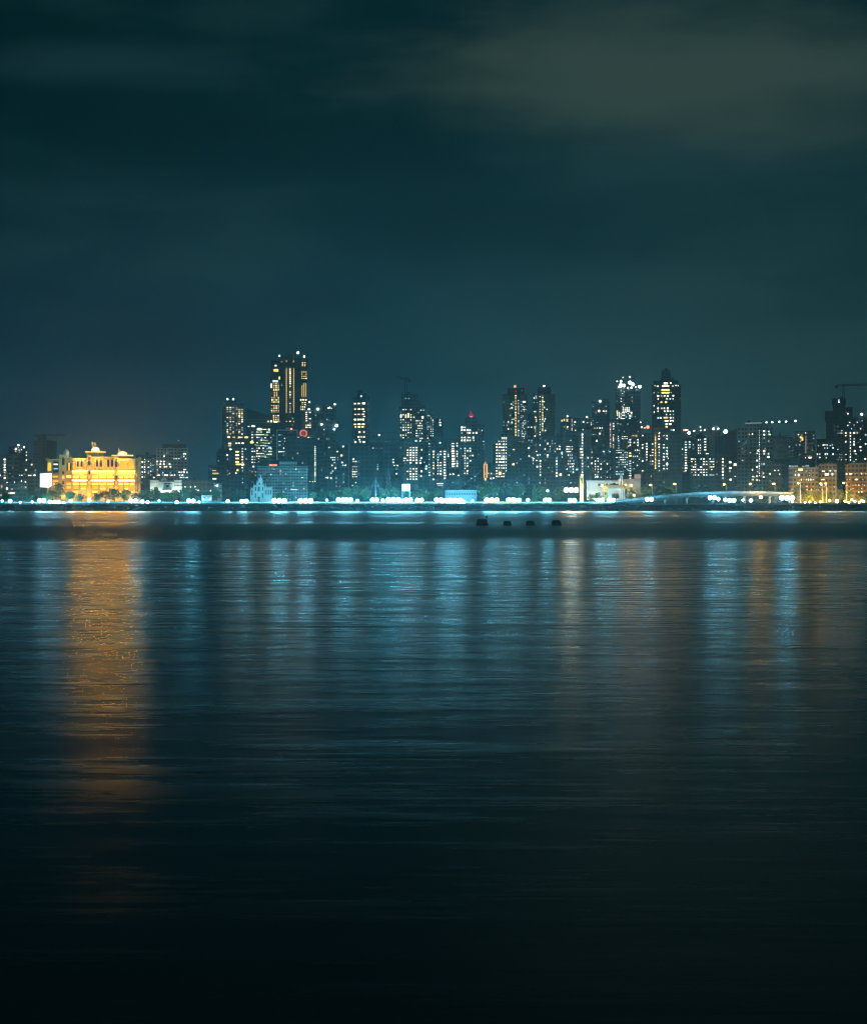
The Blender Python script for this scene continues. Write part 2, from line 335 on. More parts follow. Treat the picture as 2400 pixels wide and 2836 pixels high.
tw, ts = B('C', 'twin_wing_tower', 'tallest dark tower with gold-lit balcony wings either side and dotted central strips', 1450,
  [(892, 1165, 198), (785, 912, 230, None, 1.5), (1160, 1262, 205, None, 1.5), (978, 1092, 130, 198, 3, 'roof_block'), (918, 980, 150, 198, 4, 'roof_block'), (960, 1110, 205, None, -.7, 'centre_bay')], NV,
  col(988, 204, 205, 1, 22, 16, 'm') + [(1035, 204, 34, 16, 'm'), (1080, 204, 22, 16, 'm'), (988, 232, 18, 12, 'm'), (1080, 232, 18, 12, 'm')] + col(988, 335, 885, 22, 20, 13, 'mmw') + col(1082, 335, 885, 22, 20, 13, 'mmw') + col(1035, 335, 495, 7, 34, 15, 'm') + col(1035, 520, 885, 11, 32, 14, 'mmd', .7)
  + [(1035, 1005, 34, 20, 'y'), (988, 1005, 16, 14, 'm'), (1082, 1005, 16, 14, 'm')]
  + [(850, 290, 36, 30, 'm'), (855, 350, 90, 50, 'y'), (845, 490, 100, 40, 'w'), (898, 450, 16, 50, 'y'), (795, 550, 20, 80, 'm'), (850, 1010, 70, 20, 'm'), (892, 1010, 24, 20, 'm')]
  + [f(815, 900, 510, 615, 3, 4, .95, 'yym', .75, .6), f(820, 880, 620, 690, 2, 3, .85, 'ym', .7, .6), f(790, 900, 690, 770, 4, 3, .6, 'ym', .7, .6), f(785, 905, 790, 895, 4, 5, .85, 'yym', .8, .6), f(810, 900, 920, 1000, 3, 3, .85, 'ym', .7, .6),
     f(1180, 1240, 215, 300, 2, 4, .85, 'yom', .75, .6), f(1175, 1255, 355, 465, 3, 4, .85, 'mym', .7, .55), f(1175, 1250, 510, 690, 3, 7, .85, 'yyo', .75, .55), f(1155, 1255, 712, 742, 3, 1, .95, 'm', .9, .7), f(1180, 1245, 750, 800, 2, 2, .9, 'ym', .8, .6), f(1160, 1235, 800, 865, 3, 2, .7, 'ym', .8, .6), (900, 195, 14, 26, 'w')],
  cat='tower', lights=[(1135, 125, 1.5, 'w'), (1215, 172, 1., 'w'), (897, 165, .8, 'w')], grid=(5.5, 3.3), glass=.3)
B('C', 'apartment_block', 'narrow grey block with white windows tucked under the right gold-lit wing', 1400, [(1180, 1335, 868)], GR,
  [f(1225, 1265, 875, 1095, 1, 8, .95, 'wmm', .8, .5), f(1265, 1312, 875, 1095, 1, 8, .6, 'wm', .6, .5), f(1225, 1310, 1040, 1095, 3, 2, .9, 'ym', .7, .5)], lights=[(1275, 850, .9, 'w')])
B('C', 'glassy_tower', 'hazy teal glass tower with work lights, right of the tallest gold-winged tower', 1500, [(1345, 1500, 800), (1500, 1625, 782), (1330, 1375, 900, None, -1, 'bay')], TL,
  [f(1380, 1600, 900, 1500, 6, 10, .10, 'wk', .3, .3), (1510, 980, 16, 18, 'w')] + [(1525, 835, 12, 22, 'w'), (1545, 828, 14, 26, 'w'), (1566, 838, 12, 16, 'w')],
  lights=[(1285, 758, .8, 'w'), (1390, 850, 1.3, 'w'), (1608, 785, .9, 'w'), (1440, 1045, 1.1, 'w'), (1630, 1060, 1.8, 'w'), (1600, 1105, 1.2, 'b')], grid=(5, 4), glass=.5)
c7, s7 = B('C', 'office_block', 'office block with pale framed edges, left of the ring-sign block', 1250, [(865, 1128, 1120), (880, 980, 1240, None, -1., 'bay')], DK,
  row(1222, (965, 990, 1010), 22, 18, 'w') + row(1222, (1060, 1095), 30, 10, 'k') + row(1260, (975,), 24, 18, 'w') + row(1350, (955,), 20, 20, 'w') + row(1395, (900, 930, 955), 30, 16, 'kw') + row(1440, (950,), 16, 16, 'k') + row(1180, (900, 930), 40, 12, 'k') + row(1265, (900,), 50, 12, 'k') + row(1310, (900,), 50, 12, 'k'),
  lights=[(1050, 1104, 1., 'r')], grid=(9, 3.8), wx=(.03, .97))
for x0, x1, y0, y1 in ((862, 1132, 1112, 1124), (862, 874, 1124, 1500), (1122, 1132, 1124, 1235)):
    a, b = cp('C', x0, y0), cp('C', x1, y1); slab('pale_frame', M['white_paint'], c7, s7.x(a[0]), s7.x(b[0]), -2.2, -1.2, s7.z(b[1]), s7.z(a[1]))
c8, s8 = B('C', 'sign_block', 'block topped by a round orange ring sign', 1240, [(1132, 1345, 1130)], GR, [(1270, 1215, 30, 26, 'w'), (1140, 1218, 24, 22, 'w'), (1200, 1222, 60, 12, 'k')], depth=12)
def ring():
    bm = bmesh.new(); p = cp('C', 1207, 1160); X, Z = s8.x(p[0]), s8.z(p[1]); n = 32; r0, r1, = 1.9, 3.3
    for i in range(n):
        a, b = 2 * math.pi * i / n, 2 * math.pi * (i + 1) / n
        v = [bm.verts.new((X + r * math.cos(t), y, Z + r * math.sin(t))) for t in (a, b) for r in (r0, r1) for y in (-1.0, -.4)]
        for q in ((0, 2, 6, 4), (1, 5, 7, 3), (0, 4, 5, 1), (2, 3, 7, 6)): bm.faces.new([v[k] for k in q])
    bmesh.ops.remove_doubles(bm, verts=bm.verts, dist=.001)
    obj('ring_sign', bm, glow('ring_sign_glass', (1., .24, .10), .75), c8)
    bm = bmesh.new(); ball(bm, (X, -.7, Z), .9); obj('sign_centre', bm, glow('sign_centre_glass', (1., .06, .03), .5), c8)
ring()
B('C', 'dark_block', 'big plain navy block with a dotted line of white lights down its right edge', 1200, [(975, 1378, 1222)], NV, col(1355, 1330, 1745, 17, 24, 12, 'w') + [(1355, 1775, 18, 16, 'w'), (1325, 1780, 16, 14, 'w'), (1290, 1780, 14, 12, 'w')], grid=(4, 4), glass=.3)
c10, s10 = B('C', 'grid_office', 'pale teal office block with a gridded front and a red rooftop sign', 1110, [(760, 1012, 1588), (1012, 1026, 1592, None, 2, 'stair_slot'), (1026, 1262, 1588), (900, 1122, 1525, 1588, 4, 'roof_room'), (620, 760, 1585, None, 5)], (.46, .52, .52),
  [(1095, 1882, 90, 16, 'b'), (1060, 1880, 40, 16, 'w'), f(770, 1250, 1600, 1850, 12, 7, .07, 'kg', .5, .4)], grid=(2.0, 2.25), glass=.92, wx=(.22, .8), wz=(.35, .8), depth=14)
for x0, x1 in ((768, 815), (822, 868)):
    a, b = cp('C', x0, 1556), cp('C', x1, 1576); slab('red_sign', glow('red_sign_glass', (1., .16, .08), 2.6), c10, s10.x(a[0]), s10.x(b[0]), -.5, -.2, s10.z(b[1]), s10.z(a[1]))
a, b = cp('C', 755, 1576), cp('C', 885, 1588); slab('sign_rail', M['dark_metal'], c10, s10.x(a[0]), s10.x(b[0]), -.3, .1, s10.z(b[1]), s10.z(a[1]))
B('D', 'apartment_block', 'dark block with a few white windows left of the unlit navy block', 1230, [(-30, 185, 1165), (185, 335, 1205, None, 2)], DK,
  row(1385, (85, 110, 138, 185), 18, 16, 'w') + row(1420, (110, 138, 185), 22, 18, 'w') + pts([(135, 1460), (100, 1500), (110, 1580), (88, 1610), (10, 1675), (38, 1675), (85, 1680), (150, 1540), (60, 1240), (180, 1300), (260, 1225), (260, 1495), (295, 1497), (245, 1455)], 26, 24, 'w') + [(235, 1355, 34, 44, 'y'), (262, 1350, 18, 20, 'd')])
# --- middle of the skyline
B('D', 'banded_tower', 'slender tower with warm lit floor bands and a dotted blue right edge', 1400, [(452, 592, 492), (390, 452, 520, None, 2, 'left_wing'), (592, 640, 510, None, 2.5, 'right_wing'), (465, 532, 420, 492, 3, 'roof_block'), (536, 585, 470, 492, 3, 'roof_block')], NV,
  row(610, (430, 485), 40, 26, 'w') + row(608, (555,), 64, 36, 'm') + row(690, (432,), 36, 26, 'w') + row(690, (488, 545), 52, 28, 'm') + row(726, (560,), 40, 20, 'm') + row(765, (437, 485, 547), 50, 28, 'mw') + row(796, (562,), 40, 16, 'm') + row(840, (430, 478, 515, 550), 36, 32, 'wm') + row(908, (433, 490, 550), 56, 28, 'm')
  + row(945, (440, 490, 540), 48, 28, 'y') + row(1020, (495, 560), 40, 36, 'm') + row(1090, (480, 520, 560), 40, 28, 'wm') + [(495, 1130, 24, 26, 'w'), (437, 1162, 44, 28, 'w'), (505, 1162, 40, 18, 'w'), (557, 1162, 42, 30, 'w'), (518, 505, 22, 34, 'w')] + col(621, 580, 1115, 16, 14, 16, 'bk'), cat='tower', grid=(3, 3.3), glass=.4)
B('D', 'dark_block', 'wide unlit navy block in the middle of the skyline', 1210, [(350, 640, 1185), (640, 1065, 1178), (820, 900, 1165, 1178, 4, 'roof_block'), (895, 905, 1190, None, -.6, 'fin')], NV,
  [(690, 1250, 24, 24, 'w')] + col(755, 1487, 1550, 3, 18, 16, 'w') + pts([(980, 1415), (980, 1455), (995, 1500), (1040, 1500), (1025, 1550), (1025, 1620)], 22, 20, 'w') + row(1252, (735, 775, 815), 20, 14, 'k'), grid=(4, 3.6), glass=.3)
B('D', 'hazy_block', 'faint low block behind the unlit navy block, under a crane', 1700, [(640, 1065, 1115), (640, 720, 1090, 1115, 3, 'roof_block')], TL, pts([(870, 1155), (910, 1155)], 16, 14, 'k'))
crane('D', 'faint low tower crane with one lamp, right of the slender banded tower', 1690, 760, 1010, 1120, 640, 1010, 1042, 1030, lights=[(775, 1062, 1., 'w')])
B('D', 'apartment_block', 'narrow low block of warm lit windows in front of the unlit navy block', 1170, [(368, 500, 1395)], NV,
  [f(390, 460, 1395, 1460, 2, 2, .8, 'wm', .8, .6), f(385, 465, 1500, 1680, 3, 5, .85, 'wmm', .8, .55), f(390, 460, 1695, 1765, 2, 2, .7, 'w', .6, .5), (485, 1445, 18, 18, 'k'), (485, 1520, 16, 16, 'k'), (485, 1625, 16, 16, 'k')], depth=12)
B('D', 'unfinished_tower', 'tower with a ragged dark unfinished top and a crane standing on it', 1380, [(1065, 1262, 655), (1262, 1440, 640), (1095, 1335, 475, 660, 3, 'bare_frame'), (1180, 1225, 445, 475, 5, 'bare_frame'), (1335, 1395, 585, 645, 3, 'bare_frame')], DK,
  [(1180, 655, 62, 28, 'y'), f(1070, 1250, 680, 1120, 5, 12, .68, 'wwwm', .5, .55), (1195, 778, 30, 80, 'y'), (1160, 795, 26, 60, 'm'), (1090, 790, 30, 60, 'm'), f(1300, 1405, 840, 1165, 4, 9, .82, 'wwm', .75, .5), (1275, 808, 26, 30, 'w'), (1400, 808, 44, 40, 'w'), (1375, 705, 22, 24, 'w'), (1415, 705, 22, 24, 'w'), (1340, 740, 26, 20, 'k')], cat='tower', grid=(2.8, 3.4))
crane('D', 'tower crane standing on the ragged unfinished top, mid-skyline', 1379, 1160, 215, 480, 1020, 1212, 237, 272)
B('D', 'apartment_block', 'lower wing with white window columns right of the crane-topped tower', 1400, [(1440, 1572, 762)], DK, [f(1460, 1560, 770, 1155, 4, 12, .55, 'wwk', .5, .5)])
B('D', 'slab_block', 'plain slab with a dark slot and three stacked white windows', 1420, [(1572, 1630, 822), (1630, 1675, 835, None, 2, 'slot'), (1675, 1692, 822)], GR, [(1648, 845, 20, 20, 'w'), (1650, 882, 32, 20, 'w'), (1652, 920, 36, 28, 'w'), (1650, 1172, 30, 26, 'w')])
B('D', 'apartment_tower', 'block of dense warm windows under a pale flat cap, mid-skyline', 1220, [(1120, 1345, 1165), (1140, 1322, 1112, 1165, 2, 'pale_cap')], TL,
  [f(1165, 1335, 1225, 1480, 4, 7, .82, 'wmmp', .8, .55), f(1165, 1330, 1530, 1715, 4, 5, .8, 'wmmp', .8, .55), f(1120, 1165, 1380, 1480, 2, 3, .6, 'w', .6, .5), (1305, 1145, 40, 30, 'w'), (1105, 1190, 26, 24, 'w')], grid=(2.8, 3))
B('D', 'apartment_block', 'dim block with a few white windows right of the pale-capped block', 1240, [(1345, 1482, 1195)], DK, pts([(1388, 1275), (1380, 1395), (1368, 1430), (1370, 1465), (1382, 1585), (1378, 1655), (1330, 1655), (1450, 1545), (1455, 1510)], 28, 28, 'wb'))
B('D', 'apartment_block', 'block with a dotted left edge, left of the red-pyramid tower', 1230, [(1482, 1600, 1185), (1600, 1750, 1250)], DK,
  col(1497, 1190, 1640, 13, 16, 15, 'wk') + [f(1535, 1580, 1280, 1720, 1, 11, .7, 'wwy', .7, .5), f(1600, 1680, 1280, 1640, 2, 9, .75, 'wwm', .7, .5), f(1690, 1745, 1280, 1740, 1, 12, .85, 'wwp', .8, .5), (1640, 1760, 170, 16, 'p'), (1650, 1785, 120, 10, 'p')])
# red pyramid tower
e1, es = B('E', 'pyramid_top_tower', 'tower with stepped top and red-lit pyramid roof', 1330, [(280, 600, 695), (345, 532, 622, 695, 3, 'upper_tier'), (385, 492, 598, 622, 5, 'upper_tier'), (555, 620, 722, None, 2.5)], TL,
  row(745, (305, 345), 34, 32, 'w') + row(785, (305, 345, 385, 420), 28, 30, 'w') + row(825, (385, 415, 465, 510), 28, 30, 'w') + row(890, (305, 345, 395, 420), 28, 28, 'w') + [(467, 892, 36, 40, 'w')] + row(932, (305, 345, 385, 420, 475), 28, 28, 'w') + [(345, 965, 16, 14, 'k')]
  + [f(330, 440, 1030, 1170, 3, 4, .75, 'w', .65, .6), f(330, 400, 1170, 1425, 2, 7, .85, 'wwm', .6, .6), (458, 1150, 20, 22, 'w'), (425, 1225, 20, 22, 'w'), (288, 1050, 14, 16, 'w'), (288, 1110, 14, 16, 'k'), (315, 1155, 18, 18, 'w'), (440, 1478, 18, 18, 'w')] + col(620, 945, 1040, 3, 26, 26, 'w') + col(600, 790, 791, 1, 20, 20, 'w'), cat='tower', grid=(3, 3.3))
def pyr():
    X0, X1, X2 = (es.x(cp('E', x, 0)[0]) for x in (383, 437, 492)); z0, z1 = es.z(cp('E', 0, 597)[1]), es.z(cp('E', 0, 480)[1]); d = (X2 - X0) / 2
    bm = bmesh.new(); b = [bm.verts.new((x, y, z0)) for x, y in ((X0, 5), (X2, 5), (X2, 5 + 2 * d), (X0, 5 + 2 * d))]; t = bm.verts.new((X1, 5 + d, z1)); bm.faces.new(b[::-1])
    for i in range(4): bm.faces.new((b[i], b[(i + 1) % 4], t))
    p = obj('pyramid_roof', bm, glow('red_roof_glow', (.85, .05, .10), .34), e1)  # roof faces carry a red glow of their own
    bm = bmesh.new(); tube(bm, (X1, 5 + d, z1 - .5), (X1, 5 + d, z1 + 3), .2, .1); obj('finial', bm, M['pale_metal'], p)
    bm = bmesh.new(); lathe(bm, [(X1 * 0 + 1.1, z0 + .02), (1.1, z0 + .9), (.01, z0 + 1)], X1, 4.2); obj('roof_light', bm, glow('pink_lamp_glass', (1., .3, .5), 1.2), e1)
    bm = bmesh.new(); tube(bm, (X0, 5, z0), (X1, 5 + d, z1), .35, .2); tube(bm, (X2, 5, z0), (X1, 5 + d, z1), .35, .2); tube(bm, (X0, 4.9, z0 + .1), (X2, 4.9, z0 + .1), .35); obj('roof_rib', bm, M['dark_metal'], p)
pyr()
B('E', 'apartment_block', 'narrow block with stacked wide windows just left of the red-pyramid tower', 1260, [(40, 272, 925), (125, 160, 912, 925, 3, 'roof_block')], DK,
  row(978, (175,), 54, 18, 'm') + col(175, 1018, 1120, 4, 60, 26, 'wpm') + col(180, 1160, 1305, 5, 62, 28, 'wmp') + col(235, 975, 1010, 2, 24, 22, 'm') + col(235, 1090, 1300, 7, 24, 22, 'wm', .7) + col(60, 1050, 1330, 9, 34, 20, 'wk', .7) + pts([(108, 1132), (108, 1160), (135, 1420), (180, 1418), (258, 1435)], 24, 22, 'w'))
sl, ss = B('E', 'slim_lit_tower', 'slim golden floodlit tower between the red-pyramid tower and a bright window block', 1240, [(608, 680, 1215)], TN, [(625, 1370, 14, 290, 'o'), (660, 1370, 20, 290, 'o'), (642, 1410, 16, 50, 'y'), (642, 1490, 18, 50, 'y'), (642, 1260, 12, 60, 'o')], ledge=.1, depth=8)  # tall orange panes are glow put in for the floodlit columns
B('E', 'low_block', 'tiny dark block with three white windows beside the slim golden tower', 1200, [(682, 790, 1260)], NV, [(724, 1408, 28, 36, 'w'), (720, 1478, 30, 28, 'w'), (758, 1474, 26, 28, 'w'), (684, 1405, 14, 30, 'm')], depth=8)
B('E', 'apartment_tower', 'stepped block packed with white windows, right of the slim golden tower', 1260, [(868, 960, 845), (786, 868, 940), (748, 786, 985, None, 2)], DK,
  [f(870, 950, 875, 925, 3, 1, 1., 'w', .75, .8), f(785, 955, 925, 1265, 5, 8, .85, 'wwwm', .66, .55), f(865, 955, 1160, 1220, 3, 1, 1., 'm', .9, .5), f(785, 955, 1270, 1470, 5, 5, .8, 'wwm', .66, .5), (850, 1405, 50, 60, 'y'), f(790, 865, 965, 1265, 2, 7, .9, 'wm', .6, .5)])
B('E', 'twin_tower', 'left one of the pair of olive towers, with a red beacon', 1500, [(885, 1242, 275), (960, 1200, 178, 275, 3, 'roof_block'), (1056, 1096, 250, None, -1.2, 'stair_bay')], (.21, .20, .16),
  col(1075, 292, 865, 27, 22, 14, 'yyym') + col(1075, 228, 258, 2, 14, 12, 'k') + col(1116, 360, 880, 24, 16, 12, 'wk') + [f(1150, 1228, 360, 640, 4, 12, .28, 'w', .6, .5), f(1155, 1225, 640, 910, 4, 12, .5, 'wwm', .6, .5), (1195, 380, 46, 30, 'w')] + pts([(1013, 410), (1022, 463), (1048, 628), (1022, 632)], 28, 26, 'w') + [(970, 668, 32, 40, 'm'), (1022, 675, 20, 24, 'm'), (970, 768, 22, 18, 'w'), (1010, 768, 20, 18, 'w'), (1165, 210, 22, 24, 'k')],
  cat='tower', lights=[(1065, 158, 1.3, 'r')], glass=.25)
B('E', 'twin_tower', 'right one of the pair of olive towers, with a white beacon', 1505, [(1316, 1532, 275), (1532, 1642, 275, None, .8, 'blank_side'), (1390, 1580, 168, 275, 3, 'roof_block'), (1444, 1482, 262, None, -1.2, 'stair_bay')], (.21, .20, .16),
  col(1462, 295, 810, 27, 18, 13, 'yymm') + col(1424, 300, 850, 16, 16, 14, 'kw', .8) + pts([(1365, 296), (1340, 324), (1372, 322), (1484, 375), (1484, 458), (1526, 487), (1498, 622), (1484, 655), (1360, 600), (1372, 628), (1372, 655), (1500, 790), (1350, 870)], 22, 22, 'w') + [(1352, 518, 52, 26, 'm'), (1352, 745, 40, 50, 'y'), f(1350, 1390, 740, 880, 2, 5, .5, 'wm', .5, .5)],
  cat='tower', lights=[(1482, 152, 1.1, 'w')], glass=.25)
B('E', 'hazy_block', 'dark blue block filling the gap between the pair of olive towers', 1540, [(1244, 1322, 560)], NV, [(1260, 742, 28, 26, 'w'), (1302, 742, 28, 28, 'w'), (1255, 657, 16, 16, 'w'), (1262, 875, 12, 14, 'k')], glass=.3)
B('E', 'dark_block', 'dark teal block with two lit windows, below the left olive tower', 1270, [(960, 1172, 1005), (1050, 1160, 985, 1005, 3, 'roof_block')], TL, [(1048, 1065, 46, 26, 'w'), (1042, 1276, 46, 32, 'w'), (975, 1065, 16, 28, 'k')], glass=.35)
B('E', 'apartment_block', 'teal block with vertical pale ribs, below the gap of the olive towers', 1285, [(1172, 1240, 985, None, 4), (1240, 1470, 920), (1300, 1312, 925, None, -.7, 'rib'), (1345, 1357, 960, None, -.7, 'rib')], TL,
  pts([(1265, 930), (1303, 932), (1300, 958), (1265, 1042), (1268, 1155), (1300, 1180), (1330, 1192), (1390, 1145), (1425, 1140), (1385, 1310)], 24, 26, 'w') + [f(1290, 1460, 980, 1330, 7, 8, .22, 'wk', .5, .5)] + col(1428, 1225, 1430, 6, 26, 24, 'w'))
B('E', 'apartment_block', 'broad block scattered with small white windows below the right olive tower', 1300, [(1470, 1620, 895), (1620, 1775, 870, None, 1)], TL,
  [f(1445, 1760, 960, 1190, 9, 6, .4, 'wwk', .5, .5)] + col(1665, 1190, 1440, 7, 32, 28, 'w') + [(1535, 978, 28, 30, 'w'), (1538, 1145, 26, 28, 'w'), (1740, 1115, 34, 36, 'w'), (1720, 1425, 46, 44, 'w')])
# --- right of the middle
B('F', 'apartment_tower', 'block with a warm yellow-lit top corner and a pink dotted edge', 1420, [(158, 338, 812), (338, 612, 825, None, 1)], TL,
  [(215, 845, 26, 50, 'y'), (180, 855, 18, 40, 'm'), (258, 850, 36, 60, 'm'), (262, 945, 28, 26, 'w'), (220, 945, 20, 24, 'y'), (262, 975, 24, 20, 'y')] + col(326, 845, 1010, 9, 18, 14, 'p') + pts([(372, 876), (490, 875), (548, 885), (605, 888), (605, 915), (375, 995), (485, 985)], 26, 24, 'wwm'), lights=[(262, 793, .7, 'm'), (543, 806, .8, 'm')], glass=.4)
B('F', 'apartment_block', 'block with blue-edged bays and rows of warm windows at mid height', 1290, [(230, 415, 1025), (228, 242, 1030, None, -1, 'edge_fin'), (358, 372, 1030, None, -1, 'edge_fin')], TL,
  [f(240, 345, 1210, 1320, 4, 3, .9, 'wp', .66, .5), f(260, 365, 1330, 1540, 4, 5, .8, 'wp', .66, .5), f(240, 360, 1490, 1660, 4, 4, .5, 'w', .6, .5), (398, 1558, 52, 30, 'b')])
B('F', 'slab_block', 'plain grey slab with a single column of white windows', 1300, [(415, 500, 1020), (500, 605, 985, None, 2)], PL, col(476, 1055, 1640, 15, 26, 26, 'w', .95) + col(452, 1222, 1390, 5, 22, 22, 'w') + pts([(610, 1140), (612, 1182), (558, 1388), (560, 1515), (610, 1470)], 26, 26, 'w'), glass=.12)
B('F', 'glassy_tower', 'teal-grey tower with one roof lamp, left of the brilliantly lit unfinished tower', 1450, [(692, 845, 555), (612, 692, 578, None, 1), (845, 872, 590, None, 2)], TL,
  [(715, 717, 34, 42, 'w'), (780, 720, 26, 24, 'w'), (815, 720, 26, 24, 'w'), (668, 740, 16, 50, 'o')] + row(962, (652, 690, 728, 760), 24, 20, 'w') + [(728, 1042, 30, 30, 'w'), (655, 1050, 24, 20, 'k'), (685, 880, 18, 18, 'k'), (685, 1145, 26, 30, 'w'), (655, 1240, 18, 18, 'k')], cat='tower', lights=[(730, 578, 1.1, 'w')], grid=(2.4, 3.5), glass=.5)
B('F', 'apartment_block', 'dark block sprinkled with white windows below the teal-grey tower', 1255, [(605, 905, 1248)], DK,
  [f(640, 720, 1380, 1690, 2, 8, .8, 'w', .45, .55), f(720, 900, 1380, 1690, 4, 8, .45, 'wwk', .45, .5), (782, 1300, 40, 26, 'w'), (872, 1302, 26, 26, 'w'), (610, 1308, 28, 28, 'w'), (610, 1388, 26, 28, 'w'), (610, 1470, 26, 28, 'w'), (690, 1660, 40, 30, 'w'), (790, 1335, 20, 20, 'k')])
B('F', 'slim_tower', 'slim block with a fine pink dotted strip beside a lit window column', 1400, [(862, 1000, 842)], GR, col(879, 890, 1235, 20, 16, 11, 'p') + [f(905, 940, 875, 1080, 1, 5, .9, 'wm', .85, .5), f(905, 965, 1080, 1260, 2, 7, .75, 'mmy', .7, .5), (922, 898, 34, 30, 'w'), (848, 1020, 16, 18, 'w')])
uf, us = B('F', 'unfinished_tower', 'unfinished pale tower blazing with white work lights at its top and middle', 1520, [(1085, 1310, 405), (950, 1085, 395, None, .6)], TL,
  [f(1020, 1085, 430, 660, 3, 10, .55, 'wkk', .5, .6), f(1050, 1160, 660, 730, 4, 3, .95, 'w', 1.0, .9), f(965, 1195, 725, 835, 9, 5, .68, 'w', .7, .7), (975, 725, 30, 50, 'y'), f(1100, 1300, 430, 800, 6, 8, .06, 'k', .3, .3), f(975, 1310, 385, 425, 9, 2, .5, 'wb', .5, .5)],
  cat='tower', lights=[(1030, 350, 2.4, 'w'), (1075, 352, 2.0, 'w'), (1030, 290, 1.3, 'w'), (975, 292, .6, 'm'), (1160, 312, 2.3, 'w'), (1205, 338, 2.0, 'w'), (1160, 228, .7, 'm'), (1060, 235, .5, 'p'), (1302, 370, 2., 'w'), (1005, 372, 1.2, 'w'), (1130, 385, 1., 'w'), (1245, 375, .9, 'b'), (1180, 385, 1.2, 'w')], grid=(3, 4), glass=.5)
B('F', 'dark_block', 'navy block just under the brilliantly lit unfinished tower', 1340, [(1000, 1312, 850)], NV, [(1005, 995, 16, 18, 'k')], lights=[(1330, 952, .9, 'b'), (1312, 880, .5, 'p')], glass=.3)
B('F', 'apartment_tower', 'block with a dense grid of bluish white windows, left of the yellow-striped block', 1240, [(945, 1188, 1062)], DK,
  [f(975, 1130, 1070, 1130, 5, 2, .8, 'ww', .55, .6), f(955, 1130, 1230, 1640, 6, 12, .66, 'wwbk', .6, .5), f(1140, 1185, 1110, 1230, 1, 3, .9, 'w', .7, .6), f(1140, 1185, 1305, 1380, 1, 2, .9, 'y', .8, .8), f(1140, 1185, 1420, 1700, 1, 8, .85, 'w', .8, .5), f(985, 1010, 1130, 1300, 1, 5, .8, 'b', .8, .5)])
B('F', 'apartment_tower', 'wide block with yellow-lit upper corner and staggered white windows', 1250, [(1188, 1500, 1038)], DK,
  [(1200, 1070, 60, 24, 'y'), (1250, 1072, 40, 40, 'y'), (1340, 1070, 28, 26, 'w'), f(1195, 1300, 1110, 1230, 2, 3, .85, 'w', .5, .6), f(1190, 1310, 1260, 1520, 4, 6, .6, 'wwm', .55, .55), f(1320, 1360, 1130, 1600, 1, 10, .5, 'w', .6, .5), f(1380, 1420, 1130, 1440, 1, 8, .85, 'wm', .7, .6), f(1440, 1500, 1130, 1500, 2, 9, .5, 'w', .5, .5)], grid=(3.6, 3.2))
B('F', 'apartment_tower', 'block with one tall yellow window strip under a red sign, left of the crowned tower', 1256, [(1500, 1622, 965)], TN,
  col(1525, 1062, 1540, 24, 22, 16, 'y') + [f(1555, 1600, 1020, 1530, 1, 13, .8, 'w', .6, .5), (1585, 1030, 20, 22, 'w')], lights=[(1415, 948, 1.6, 'r'), (1372, 960, .7, 'r')])
# crowned tower
B('G', 'crowned_tower', 'dark tower with a notched crown and gold-lit top floors, right half of the skyline', 1400,
  [(120, 425, 330), (425, 520, 330, None, 1.5, 'blank_side'), (140, 480, 272, 330, 2, 'upper_tier'), (238, 412, 232, 272, 4, 'upper_tier'), (250, 378, 170, 232, 5, 'crown'), (258, 292, 128, 170, 5.4, 'crown'), (296, 334, 100, 170, 5.2, 'crown'), (338, 370, 128, 170, 5.4, 'crown')], NV,
  [(310, 305, 84, 34, 'm'), (378, 300, 22, 24, 'w'), (308, 343, 140, 26, 'm'), (305, 398, 160, 34, 'y'), (305, 435, 160, 30, 'y'), (165, 338, 36, 16, 'w'), (203, 345, 28, 26, 'w'), (407, 345, 30, 24, 'w'), (450, 335, 24, 20, 'w'), (480, 340, 18, 16, 'w')]
  + row(478, (205, 250, 293, 338, 413), 32, 28, 'wm') + row(520, (205, 325, 370, 410), 26, 26, 'wm') + row(565, (250, 313), 40, 30, 'my') + row(650, (205, 255, 290, 335), 28, 32, 'w') + row(690, (205, 295, 335, 372, 412), 28, 24, 'w') + row(735, (320, 372, 416), 24, 24, 'w') + row(780, (205, 240, 375, 412), 28, 30, 'wm') + [(310, 778, 90, 32, 'y')]
  + row(822, (320,), 70, 24, 'w') + row(820, (375, 410), 26, 26, 'wm') + row(868, (322, 372), 40, 30, 'w') + row(905, (322,), 48, 18, 'y') + row(950, (383, 415), 26, 32, 'w') + [(150, 613, 20, 22, 'w'), (150, 700, 18, 34, 'w'), (516, 520, 12, 18, 'k')], cat='tower', grid=(4, 3.6), glass=.3)
a = None
B('G', 'apartment_tower', 'block of white windows and a pale blank strip at the crowned tower\'s foot', 1245, [(258, 378, 985), (378, 458, 988, None, .6, 'blank_strip'), (458, 535, 1000, None, 2)], TL,
  [f(262, 350, 1005, 1500, 2, 12, .72, 'w', .6, .55), (345, 1340, 14, 24, 'w'), (330, 1418, 30, 26, 'w')], glass=.25)
B('G', 'apartment_block', 'block with wide stacked window bars right of the pale blank strip', 1300, [(535, 662, 1065), (662, 728, 1090, None, 2)], DK, [f(560, 612, 1095, 1525, 1, 12, .95, 'wwm', .85, .5), f(615, 660, 1095, 1200, 1, 3, .9, 'w', .85, .5), f(525, 550, 1190, 1490, 1, 8, .5, 'w', .8, .4)], lights=[(630, 990, 1.6, 'w')])
